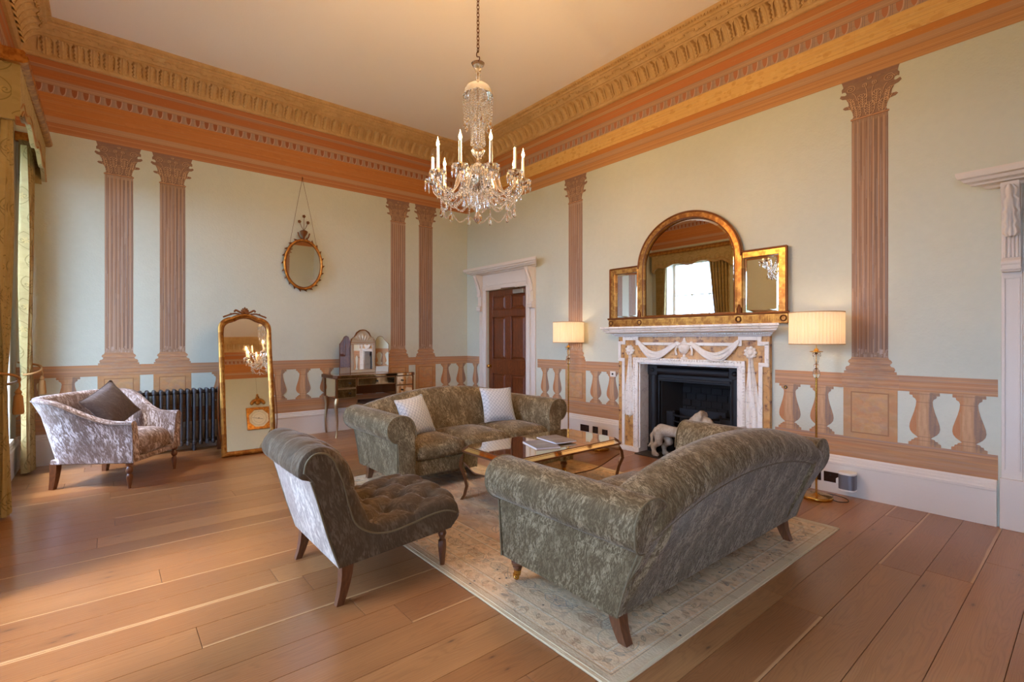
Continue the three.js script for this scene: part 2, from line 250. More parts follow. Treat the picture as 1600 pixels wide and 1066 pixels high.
function frieze(wall, x0, x1, m) { const g = span(x0, x1, 3.594, 4.364, 0, 0.003); const p = metric(g), uv = p.attributes.uv, q = p.attributes.position; for (let i = 0; i < uv.count; i++) uv.setXY(i, q.getX(i), (q.getY(i) - 3.594)); mesh('painted_frieze', p, FM[m], wall); }
frieze(wallLeft, -RZ, 0, 0); frieze(wallBack, 0.003, RX, 1); frieze(wallFront, -RX, 0, 0); frieze(wallRight, 0, RZ, 0);

const unit = (g) => { g = clean(g); g.computeBoundingBox(); const b = g.boundingBox, p = g.attributes.position, uv = g.attributes.uv; for (let i = 0; i < p.count; i++) uv.setXY(i, (p.getX(i) - b.min.x) / (b.max.x - b.min.x), (p.getY(i) - b.min.y) / (b.max.y - b.min.y)); return g; };
const flat = (shape, z0 = 0, t = 0.002) => unit(extr(shape, t, z0));
const half = (h) => poly([...h, ...h.slice().reverse().map(([x, y]) => [-x, y])]);
const paint = (t) => S({ map: t, roughness: 0.6, bumpMap: M.wall.bumpMap, bumpScale: 0.0012 });
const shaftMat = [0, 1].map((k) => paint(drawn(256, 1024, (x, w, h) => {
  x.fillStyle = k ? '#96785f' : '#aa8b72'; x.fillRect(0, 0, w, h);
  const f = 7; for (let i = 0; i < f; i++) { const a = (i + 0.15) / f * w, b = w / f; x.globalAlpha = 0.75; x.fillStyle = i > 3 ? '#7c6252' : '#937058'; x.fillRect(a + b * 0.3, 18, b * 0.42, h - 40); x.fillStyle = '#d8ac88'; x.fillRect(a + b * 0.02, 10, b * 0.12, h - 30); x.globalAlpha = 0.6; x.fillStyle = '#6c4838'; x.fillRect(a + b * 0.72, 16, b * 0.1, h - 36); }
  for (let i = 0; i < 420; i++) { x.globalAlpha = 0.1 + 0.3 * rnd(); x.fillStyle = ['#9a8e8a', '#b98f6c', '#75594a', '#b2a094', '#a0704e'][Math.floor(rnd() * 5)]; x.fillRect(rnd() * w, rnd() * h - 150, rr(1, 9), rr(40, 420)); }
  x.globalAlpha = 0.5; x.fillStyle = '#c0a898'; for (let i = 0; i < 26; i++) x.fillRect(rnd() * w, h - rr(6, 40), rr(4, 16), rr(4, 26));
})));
const capMat = paint(drawn(512, 448, (x, w, h) => {
  x.fillStyle = '#8c6c58'; x.fillRect(0, 0, w, h); blot(x, w, h, 500, ['#75574a', '#a8805f', '#86695c', '#986a4a'], 4, 18, 0.4);
  x.lineCap = 'round'; const st = (c, l, a, f) => { x.strokeStyle = c; x.lineWidth = l; x.globalAlpha = a; x.beginPath(); f(); x.stroke(); };
  const spiral = (cx, cy, r, s, dir) => { for (let t = 0; t < 11; t += 0.25) { const q = r * (1 - t / 12); x.lineTo(cx + dir * Math.cos(t + s) * q, cy + Math.sin(t + s) * q * 0.8); } };
  const acanthus = (cx, y0, w, hh, lean) => { for (const sd of [-1, 1]) { x.moveTo(cx, y0); for (let k = 0; k < 4; k++) { const t0 = k / 4, t1 = (k + 1) / 4, X = (t) => cx + lean * t * t + sd * w * (0.55 + 0.45 * Math.sin(t * 2.2)), Y = (t) => y0 - hh * t; x.quadraticCurveTo(X(t0 + 0.12) + sd * 12, Y(t0 + 0.06), X(t1), Y(t1)); x.lineTo(X(t1) - sd * w * 0.35, Y(t1) + hh * 0.05); } x.quadraticCurveTo(cx + lean + sd * w * 0.8, y0 - hh - 16, cx + lean, y0 - hh - 4); } x.moveTo(cx, y0); x.quadraticCurveTo(cx, y0 - hh * 0.6, cx + lean, y0 - hh); for (let k = 1; k < 5; k++) { const y = y0 - hh * k / 5.5; for (const sd of [-1, 1]) { x.moveTo(cx + lean * 0.1 * k, y); x.quadraticCurveTo(cx + sd * w * 0.3, y - 12, cx + sd * w * 0.55, y - 26); } } };
  const lines = () => { spiral(95, 105, 48, -2, 1); x.moveTo(417 + 46, 105); spiral(417, 105, 48, -2, -1); x.moveTo(235, 100); spiral(218, 105, 26, -2, -1); x.moveTo(277, 100); spiral(294, 105, 26, -2, 1); x.moveTo(262, 40); x.arc(256, 40, 16, 0, 7); x.moveTo(272, 40); x.arc(256, 40, 6, 0, 7);
    acanthus(150, h - 18, 38, 120, -14); acanthus(256, h - 18, 42, 130, 0); acanthus(362, h - 18, 38, 120, 14); acanthus(200, h - 120, 34, 130, -6); acanthus(312, h - 120, 34, 130, 6); acanthus(110, h - 120, 30, 120, -36); acanthus(402, h - 120, 30, 120, 36);
    x.moveTo(150, 240); x.quadraticCurveTo(140, 170, 110, 150); x.moveTo(362, 240); x.quadraticCurveTo(372, 170, 402, 150); x.moveTo(236, 230); x.quadraticCurveTo(236, 160, 222, 130); x.moveTo(276, 230); x.quadraticCurveTo(276, 160, 290, 130); };
  st('#54382c', 9, 0.55, () => { x.save(); x.translate(4, 4); lines(); x.restore(); }); st('#dcb288', 4.5, 0.85, lines);
  x.globalAlpha = 1; x.fillStyle = '#d49a6a'; x.fillRect(0, h - 14, w, 7); x.fillStyle = '#7a523c'; x.fillRect(0, h - 7, w, 7); x.fillStyle = '#8a6656'; x.globalAlpha = 0.6; x.fillRect(0, 0, w, 34);
}));
const stoneMat = (a, b, seams) => paint(drawn(256, 256, (x, w, h) => { x.fillStyle = a; x.fillRect(0, 0, w, h); blot(x, w, h, 420, [b, '#c98f58', '#a98a78', '#b87c50', '#cfa070'], 4, 22, 0.3); for (const s of seams) { x.globalAlpha = 0.55; x.fillStyle = s[1]; x.fillRect(0, s[0] * h, w, s[2] ?? 6); } x.globalAlpha = 1; }));
const baseMat = stoneMat('#aa866a', '#98765a', [[0.1, '#8a644e'], [0.3, '#d8ac84'], [0.42, '#8a6450', 8], [0.62, '#cfa078'], [0.78, '#8c6650', 8]]);
const pedMat = stoneMat('#b98f62', '#a88054', []);
const panelLine = paint(drawn(8, 8, (x) => { x.fillStyle = '#9c7048'; x.fillRect(0, 0, 8, 8); }));
const panelFill = stoneMat('#be9566', '#b08758', []);
const railMat = stoneMat('#b08a6a', '#a07a5a', [[0.06, '#9a6c52', 10], [0.24, '#a79080', 16], [0.36, '#8e6a58', 8], [0.5, '#d2a478', 14], [0.66, '#94694e', 8], [0.92, '#8f6448', 10]]);
const plinthMat = stoneMat('#b0845e', '#a0744e', [[0.02, '#9a8684', 16], [0.12, '#c89a74', 10], [0.2, '#8a644c', 6]]);
const balMat = paint(drawn(128, 256, (x, w, h) => { x.fillStyle = '#b48b64'; x.fillRect(0, 0, w, h); for (let i = 0; i < 260; i++) { const px = rnd(); x.globalAlpha = 0.06 + 0.2 * rnd(); x.fillStyle = px > 0.62 ? '#7c6a62' : px > 0.3 ? '#cda27a' : '#b9713c'; x.fillRect(px * w, rnd() * h - 40, rr(2, 12), rr(30, 120)); } x.globalAlpha = 0.5; x.fillStyle = '#8a6a54'; for (const y of [0.05, 0.2, 0.83, 0.9]) x.fillRect(0, y * h, w, 4); }));
const capHalf = [[0.135, 0], [0.137, 0.014], [0.12, 0.02], [0.117, 0.04], [0.124, 0.075], [0.14, 0.102], [0.178, 0.108], [0.194, 0.122], [0.182, 0.133], [0.148, 0.134], [0.154, 0.165], [0.17, 0.196], [0.198, 0.204], [0.217, 0.222], [0.208, 0.24], [0.178, 0.23], [0.166, 0.236], [0.172, 0.256], [0.188, 0.262], [0.2, 0.258], [0.203, 0.285], [0.19, 0.30], [0.2, 0.338], [0.207, 0.347]];
const baseHalf = [[0.185, 0], [0.185, 0.022], [0.168, 0.024], [0.176, 0.04], [0.168, 0.058], [0.148, 0.064], [0.14, 0.082], [0.15, 0.09], [0.156, 0.102], [0.146, 0.118], [0.134, 0.124], [0.129, 0.14]];
const balHalf = [[0.1, 0], [0.1, 0.022], [0.083, 0.026], [0.08, 0.04], [0.066, 0.044], [0.062, 0.054], [0.04, 0.062], [0.052, 0.074], [0.074, 0.092], [0.089, 0.115], [0.094, 0.14], [0.091, 0.17], [0.079, 0.215], [0.064, 0.265], [0.053, 0.315], [0.05, 0.35], [0.056, 0.368], [0.072, 0.38], [0.074, 0.396], [0.093, 0.398], [0.093, 0.432]];
const capGeo = flat(half(capHalf)), baseGeo = flat(half(baseHalf)), shaftGeo = flat(poly([[-0.128, 0], [0.128, 0], [0.128, 2.036], [-0.128, 2.036]])), balGeo = flat(half(balHalf));
const ped = flat(poly([[-0.19, 0], [0.19, 0], [0.19, 0.551], [-0.19, 0.551]]), 0.0005), pedCap = flat(poly([[-0.2, 0], [0.2, 0], [0.2, 0.126], [-0.2, 0.126]]), 0.003), pedLine = flat(poly([[-0.135, 0.04], [0.135, 0.04], [0.135, 0.395], [-0.135, 0.395]]), 0.0022, 0.001), pedFill = flat(poly([[-0.125, 0.05], [0.125, 0.05], [0.125, 0.385], [-0.125, 0.385]]), 0.003, 0.001);
function column(wall, x, k) {
  const g = new THREE.Group(); g.name = 'painted_column'; g.position.set(x, 0, 0); wall.add(g);
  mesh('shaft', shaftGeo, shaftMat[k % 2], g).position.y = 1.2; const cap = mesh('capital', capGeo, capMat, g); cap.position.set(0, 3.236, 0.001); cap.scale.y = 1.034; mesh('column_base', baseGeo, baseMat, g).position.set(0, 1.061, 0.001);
  mesh('pedestal', ped, pedMat, g).position.y = 0.51; mesh('pedestal_cap', pedCap, railMat, g).position.y = 0.935; mesh('panel_outline', pedLine, panelLine, g).position.y = 0.51; mesh('panel', pedFill, panelFill, g).position.y = 0.51;
}
const baluster = (wall, x, s = 1) => { const b = mesh('painted_baluster', balGeo, balMat, wall); b.position.set(x, 0.513, 0.001); b.scale.x = s; };
function rail(wall, x0, x1) { const w = x1 - x0; const r = mesh('painted_rail', flat(poly([[x0, 0.935], [x1, 0.935], [x1, 1.061], [x0, 1.061]]), 0.0025, 0.001), railMat, wall); const n = mesh('painted_plinth', flat(poly([[x0, 0.33], [x1, 0.33], [x1, 0.513], [x0, 0.513]]), 0.0012, 0.001), plinthMat, wall); void w; void r; void n; }
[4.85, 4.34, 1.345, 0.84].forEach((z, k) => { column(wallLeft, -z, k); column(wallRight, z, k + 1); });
[[0.003, 5.69]].forEach(([a, b]) => { rail(wallLeft, -b, -a); rail(wallRight, a, b); });
for (const z of [5.59, 5.285, 3.83, 3.475, 3.135, 2.81, 2.48, 2.15, 1.83, 0.447, 0.131]) { baluster(wallLeft, -z, 1.06); baluster(wallRight, z, 1.06); }
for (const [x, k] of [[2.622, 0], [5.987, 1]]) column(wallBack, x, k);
rail(wallBack, 0.003, 0.395); rail(wallBack, 1.855, 3.37); rail(wallBack, 5.23, 6.76);
for (const x of [0.26, 2.017, 2.27, 2.986, 3.262, 5.361, 5.629, 6.347, 6.606]) baluster(wallBack, x, x < 2.3 ? 0.92 : 1);
rail(wallFront, -6.60, -5.18); rail(wallFront, -3.42, -2.0);

// ---------------------------------------------------------------- plaster cornice: cove of acanthus leaves, scroll band, dentils
const coveAt = (t) => [0.055 + 0.10 * Math.pow(t, 1.5), 4.395 + 0.172 * t];
const profile = [[0, 4.362], [0.03, 4.362], [0.045, 4.372], [0.05, 4.384], [0.05, 4.393]]; for (let i = 0; i <= 6; i++) profile.push(coveAt(i / 6)); profile.push([0.168, 4.568], [0.176, 4.580], [0.235, 4.632], [0.252, 4.634], [0.256, 4.652], [0.268, 4.656], [0.285, 4.678], [0.292, 4.70], [0, 4.70]);
const leafGeo = (() => { // one acanthus leaf lying on the cove: curled tip, ribs and five lobes a side
  const nu = 10, nv = 9, pos = [], idx = [];
  for (let j = 0; j <= nv; j++) for (let i = 0; i <= nu; i++) {
    const t = j / nv, u = i / nu * 2 - 1, lobe = 0.70 + 0.30 * Math.abs(Math.sin(t * PI * 4.5)), w = 0.052 * lobe * (t > 0.86 ? 1 - (t - 0.86) * 1.6 : 1), [d, y] = coveAt(0.02 + 0.9 * t);
    const rise = 0.014 + 0.018 * (1 - u * u) + 0.008 * Math.cos(u * PI * 3) + 0.040 * Math.pow(t, 4) - 0.016 * Math.pow(Math.abs(u), 4);
    pos.push(u * w, y - rise * 0.55, d + rise * 0.85);
  }
  for (let j = 0; j < nv; j++) for (let i = 0; i < nu; i++) { const a = j * (nu + 1) + i; idx.push(a, a + 1, a + nu + 1, a + 1, a + nu + 2, a + nu + 1); }
  const g = new THREE.BufferGeometry(); g.setAttribute('position', new THREE.Float32BufferAttribute(pos, 3)); g.setIndex(idx); g.computeVertexNormals(); return metric(g);
})();
const arch = metric(extr((() => { const s = poly([[-0.0625, 0], [0.0625, 0], [0.0625, 0.15], [-0.0625, 0.15]]); const h = new THREE.Path(); h.moveTo(-0.057, 0.004); h.lineTo(-0.057, 0.11); h.quadraticCurveTo(-0.055, 0.14, -0.03, 0.142); h.lineTo(0.03, 0.142); h.quadraticCurveTo(0.055, 0.14, 0.057, 0.11); h.lineTo(0.057, 0.004); s.holes.push(h); return s; })(), 0.012, 0, 0, 1, 4)); arch.rotateX(0.46); arch.translate(0, 4.408, 0.075);
function cornice(n, label, pos, turn, L) {
  const g = structure('trim_' + n, label, 'cornice', pos, turn), c = Math.floor((L - 0.3) / 0.1272), off = (L - c * 0.1272) / 2;
  mesh('moulding', metric(run(profile, 0, L, 1, 1, 0.45)), M.cornice, g);
  for (let i = 0; i < c; i++) { const x = off + (i + 0.5) * 0.1272; mesh('acanthus_leaf', leafGeo, M.cornice, g).position.x = x; mesh('leaf_arch', arch, M.cornice, g).position.x = x; }
  const dents = [], sc = []; for (let x = 0.3; x < L - 0.3; x += 0.034) dents.push(box(0.018, 0.018, 0.026, x, 4.663, 0.277));
  for (let x = 0.32; x < L - 0.3; x += 0.24) for (const s of [1, -1]) { const b = V3(x + (s > 0 ? 0 : 0.12), 4.606, 0.206); const pts = []; for (let t = 0; t < 4.4; t += 0.55) { const r = 0.024 * (1 - t / 6); pts.push([b.x + Math.cos(t) * r * 1.6, b.y + s * Math.sin(t) * r * 0.66, b.z + s * Math.sin(t) * r * 0.75]); } pts.push([b.x - 0.075, b.y - s * 0.012, b.z - s * 0.012]); sc.push(T(tube(pts, 0.0085, 12, 5), 0, -0.004, 0.005)); }
  const d = mesh('dentil_course', metric(merge(dents)), M.cornice, g); d.userData.kind = 'stuff'; const q = mesh('scroll_relief', metric(merge(sc)), M.cornice, g); q.userData.kind = 'stuff';
}
cornice(1, 'gold-brown acanthus cornice along the wall with the oval mirror', [0, 0, RZ], PI / 2, RZ);
cornice(2, 'gold-brown acanthus cornice along the fireplace wall', [0, 0, 0], 0, RX);
cornice(3, 'gold-brown acanthus cornice above the windows', [RX, 0, RZ], PI, RX);
cornice(4, 'gold-brown acanthus cornice along the far end wall', [RX, 0, 0], -PI / 2, RZ);

// ---------------------------------------------------------------- baseboards
const bbp = [[0, 0.001], [0.03, 0.001], [0.03, 0.255], [0.036, 0.259], [0.036, 0.276], [0.028, 0.284], [0.026, 0.30], [0.017, 0.308], [0.016, 0.322], [0.008, 0.334], [0, 0.334]];
function baseboard(n, label, pos, turn, runs) { const g = structure('baseboard_' + n, label, 'baseboard', pos, turn); for (const [a, b, m0, m1] of runs) mesh('moulded_board', metric(run(bbp, a, b, m0, m1)), M.cream, g); return g; }
baseboard('left', 'tall cream baseboard under the painted balustrade by the vanity', [0, 0, RZ], PI / 2, [[0, RZ, 1, 1]]);
baseboard('back', 'tall cream baseboard along the fireplace wall', [0, 0, 0], 0, [[0, 0.395, 1, 0], [1.858, 3.385, 0, 0], [5.215, 6.755, 0, 0], [8.215, RX, 0, 1]]);
baseboard('front', 'cream baseboard under the windows', [RX, 0, RZ], PI, [[0, RX, 1, 1]]);
baseboard('right', 'cream baseboard along the far end wall', [RX, 0, 0], -PI / 2, [[0, RZ, 1, 1]]);

// ---------------------------------------------------------------- doors and their surrounds
function console_(parent, x) { // bracket: acanthus leaf, fluted shaft, rolled foot
  const g = new THREE.Group(); g.name = 'console_bracket'; g.position.set(x, 0, 0.02); parent.add(g);
  mesh('bracket_body', metric(loft([-0.046, 0.046].map((s) => [[0, 1.83], [0.055, 1.83], [0.062, 1.86], [0.06, 1.90], [0.035, 1.93], [0.035, 2.08], [0.05, 2.2], [0.085, 2.32], [0.13, 2.40], [0.14, 2.445], [0, 2.445]].map(([z, y]) => V3(s, y, z))), { crease: 0.5 })), M.cream, g);
  const nu = 12, nv = 14, pos = [], idx = [];
  for (let j = 0; j <= nv; j++) for (let i = 0; i <= nu; i++) { const t = j / nv, u = i / nu * 2 - 1, y = 2.075 + 0.345 * t, z = 0.034 + 0.10 * Math.pow(t, 1.8), w = 0.047 * (0.56 + 0.44 * Math.abs(Math.sin(t * PI * 5))) * (0.75 + 0.3 * Math.sin(PI * (0.25 + 0.65 * t)));
    pos.push(u * w, y, z + 0.014 + 0.010 * Math.cos(u * 9 + t * 5 * Math.sign(u)) * (1 - 0.4 * u * u) + 0.012 * (1 - u * u) + 0.016 * Math.pow(1 - t, 8)); }
  for (let j = 0; j < nv; j++) for (let i = 0; i < nu; i++) { const a = j * (nu + 1) + i; idx.push(a, a + 1, a + nu + 1, a + 1, a + nu + 2, a + nu + 1); }
  const lg = new THREE.BufferGeometry(); lg.setAttribute('position', new THREE.Float32BufferAttribute(pos, 3)); lg.setIndex(idx); lg.computeVertexNormals(); mesh('bracket_leaf', metric(lg), M.cream, g);
  for (const s of [-0.03, -0.01, 0.01, 0.03]) mesh('flute', cyl(0.008, 0.008, 0.15, s, 1.93, 0.036, 8), M.cream, g);
  mesh('roll', T(cyl(0.024, 0.024, 0.1, 0, -0.05, 0, 14), 0, 1.893, 0.045, 0, 0, PI / 2), M.cream, g); mesh('roll', T(cyl(0.014, 0.014, 0.1, 0, -0.05, 0, 12), 0, 1.85, 0.05, 0, 0, PI / 2), M.cream, g);
}
function surround(n, label, [a, b]) {
  const g = structure('trim_' + n, label, 'door surround'), c = (a + b) / 2, hw = c - a, cas = [[0, 0], [0, 0.03], [0.012, 0.036], [0.03, 0.036], [0.036, 0.03], [0.075, 0.026], [0.08, 0.034], [0.092, 0.034], [0.092, 0]];
  for (const s of [-1, 1]) {
    mesh('architrave', metric(loft([0.36, DH + 0.1].map((y) => cas.map(([d, z]) => V3(c + s * (hw - 0.002 + d), y, z))), { crease: 0.4, flip: s > 0 })), M.cream, g);
    mesh('pilaster_strip', metric(rspan(c + s * (hw + 0.145) - 0.053, c + s * (hw + 0.145) + 0.053, 0.36, 2.45, 0, 0.022, 0.003)), M.cream, g);
    mesh('sunk_panel_frame', metric(merge(rspan(c + s * (hw + 0.145) - 0.042, c + s * (hw + 0.145) - 0.034, 0.42, 1.79, 0.02, 0.028, 0.002), rspan(c + s * (hw + 0.145) + 0.034, c + s * (hw + 0.145) + 0.042, 0.42, 1.79, 0.02, 0.028, 0.002), rspan(c + s * (hw + 0.145) - 0.042, c + s * (hw + 0.145) + 0.042, 1.782, 1.79, 0.02, 0.028, 0.002))), M.cream, g);
    mesh('plinth_block', metric(rspan(Math.min(c + s * (hw - 0.002), c + s * (hw + 0.205)), Math.max(c + s * (hw - 0.002), c + s * (hw + 0.205)), 0.001, 0.36, 0, 0.042, 0.003)), M.cream, g);
    console_(g, c + s * (hw + 0.145));
  }
  mesh('head_frieze', metric(rspan(a - 0.09, b + 0.09, DH, 2.45, 0, 0.022, 0.003)), M.cream, g);
  mesh('head_architrave', metric(T(run(cas.map(([d, z]) => [z, d]), a - 0.09, b + 0.09), 0, DH, 0)), M.cream, g);
  const cp = [[0, 2.44], [0.06, 2.44], [0.075, 2.455], [0.13, 2.462], [0.135, 2.475], [0.165, 2.485], [0.175, 2.505], [0.195, 2.512], [0.205, 2.54], [0.205, 2.556], [0, 2.56]], x0 = c - 0.93, x1 = c + 0.93;
  const ring = (x, s) => cp.map(([d, y]) => V3(x + s * (d - 0.2), y, d));
  mesh('cornice_shelf', metric(loft([ring(x0, -1), ring(x1, 1)], { crease: 0.4 })), M.cream, g);
}
surround(5, 'cream door surround with carved brackets around the wooden door', DO[0]);
surround(6, 'cream door surround with carved brackets at the right edge', DO[1]);
function door(n, label, [a, b]) {
  const g = structure('door_' + n, label, 'door'), w = b - a, z = -0.045;
  mesh('door_core', metric(span(a, b, 0.004, DH, z - 0.03, z - 0.012)), M.mahogany, g);
  const st = 0.1, mid = 0.145, c = (a + b) / 2, rows = [[0.22, 0.79], [1.03, 1.725], [1.845, 2.075]];
  const bar = (nm, x0, x1, y0, y1) => mesh(nm, metric(rspan(x0, x1, y0, y1, z - 0.012, z + 0.008, 0.003), 1, x0 * 3, y0), M.mahogany, g);
  bar('stile', a + 0.002, a + st, 0.004, DH - 0.002); bar('stile', b - st, b - 0.002, 0.004, DH - 0.002); 
  for (const [y0, y1] of [[0.004, 0.22], [0.79, 1.03], [1.725, 1.845], [2.075, DH - 0.002]]) bar('rail', a + st, b - st, y0, y1);
  for (const [y0, y1] of rows) { bar('muntin', c - mid / 2, c + mid / 2, y0, y1);
    for (const [x0, x1] of [[a + st, c - mid / 2], [c + mid / 2, b - st]]) {
      const f = 0.035, pr = loft([[x0 + 0.004, x1 - 0.004, y0 + 0.004, y1 - 0.004, z - 0.012], [x0 + f, x1 - f, y0 + f, y1 - f, z - 0.004], [x0 + f + 0.012, x1 - f - 0.012, y0 + f + 0.012, y1 - f - 0.012, z + 0.003]].map(([p, q, r, s, zz]) => [V3(p, r, zz), V3(q, r, zz), V3(q, s, zz), V3(p, s, zz)]), { crease: 0.2 });
      mesh('panel', metric(pr, 1, x0 * 2, 0), M.mahogany, g);
      mesh('panel_bead', metric(tube([[x0 + 0.008, y0 + 0.008, z], [x1 - 0.008, y0 + 0.008, z], [x1 - 0.008, y1 - 0.008, z], [x0 + 0.008, y1 - 0.008, z]].flatMap((p, i, l) => { const q = l[(i + 1) % 4]; return [0.02, 0.5, 0.98].map((t) => [lerp(p[0], q[0], t), lerp(p[1], q[1], t), z]); }), 0.007, 48, 5, true)), M.mahogany, g);
    } }
  const k = mesh('knob', T(lathe([[0.03, 0], [0.03, 0.006], [0.012, 0.01], [0.01, 0.03], [0.026, 0.042], [0.03, 0.055], [0.02, 0.068], [0, 0.072]]), a + 0.05, 0.905, z + 0.006, PI / 2), M.brass, g); void k; void w;
  return g;
}
const d1 = door(1, 'six-panel mahogany door with a grey closer on top', DO[0]);
mesh('door_closer', metric(rspan(1.28, 1.53, 2.08, 2.145, -0.038, 0.012, 0.006)), M.steel, d1); mesh('closer_arm', metric(merge(T(rbox(0.36, 0.014, 0.012, 0.003), 1.26, 2.175, 0.05, 0, 0.22, 0), cyl(0.01, 0.01, 0.035, 1.42, 2.145, 0.0, 10))), M.bronze, d1); mesh('hinge', rspan(1.605, 1.622, 1.9, 2.0, -0.04, -0.03, 0.003), M.brass, d1);
door(2, 'six-panel mahogany door right of the fireplace wall', DO[1]);

// ---------------------------------------------------------------- windows: white sashes of twelve panes, splayed linings
const outside = structure('lawn', 'mown lawn outside the windows', 'lawn');
mesh('grass', metric(span(-30, 38, -1.0, -0.7, RZ + 0.4, 60)), S({ map: tex(256, 256, (u, v) => mix3([52, 62, 30], [84, 90, 46], fbm(u, v, 60, 60, 3, 400)), { sx: 2, sy: 2 }), roughness: 0.95 }), outside);
WC.forEach((c, i) => {
  const g = structure('window_' + (i + 1), ['white sash window beside the mauve armchair', 'white sash window opposite the fireplace', 'white sash window behind the viewpoint'][i], 'window'), z = RZ + 0.30, x0 = c - WW, x1 = c + WW;
  for (const s of [-1, 1]) mesh('window_lining', metric(rspan(Math.min(c + s * (WW - 0.03), c + s * WW), Math.max(c + s * (WW - 0.03), c + s * WW), WY0, WY1, RZ + 0.001, RZ + 0.38, 0.004)), M.white, g);
  mesh('head_lining', metric(rspan(x0 + 0.03, x1 - 0.03, WY1 - 0.03, WY1, RZ + 0.001, RZ + 0.38, 0.004)), M.white, g);
  mesh('window_sill', metric(rspan(x0 + 0.03, x1 - 0.03, WY0, WY0 + 0.035, RZ - 0.03, RZ + 0.38, 0.006)), M.white, g);
  const a = x0 + 0.03, b = x1 - 0.03, y0 = WY0 + 0.035, y1 = WY1 - 0.03, bars = [];
  mesh('sash_frame', metric(merge(span(a, a + 0.05, y0, y1, z, z + 0.045), span(b - 0.05, b, y0, y1, z, z + 0.045), span(a + 0.05, b - 0.05, y0, y0 + 0.08, z, z + 0.045), span(a + 0.05, b - 0.05, y1 - 0.06, y1, z, z + 0.045))), M.white, g);
  mesh('meeting_rail', metric(span(a + 0.05, b - 0.05, 1.80, 1.85, z - 0.01, z + 0.045)), M.white, g);
  const px = [a + 0.05, lerp(a + 0.05, b - 0.05, 1 / 3), lerp(a + 0.05, b - 0.05, 2 / 3), b - 0.05], py = [y0 + 0.08, 1.11, 1.80, 1.85, 2.44, y1 - 0.06];
  for (const x of px.slice(1, 3)) mesh('glazing_bar', metric(span(x - 0.012, x + 0.012, y0 + 0.08, y1 - 0.06, z + 0.002, z + 0.04)), M.white, g);
  for (const y of [1.11, 2.44]) mesh('glazing_bar', metric(span(a + 0.05, b - 0.05, y - 0.012, y + 0.012, z + 0.003, z + 0.039)), M.white, g);
  for (const [q0, q1] of [[py[0], py[1]], [py[1], py[2]], [py[3], py[4]], [py[4], py[5]]]) for (let k = 0; k < 3; k++) mesh('pane', T(new THREE.PlaneGeometry(px[k + 1] - px[k], q1 - q0), (px[k] + px[k + 1]) / 2, (q0 + q1) / 2, z + 0.02), M.pane, g);
  void bars;
});
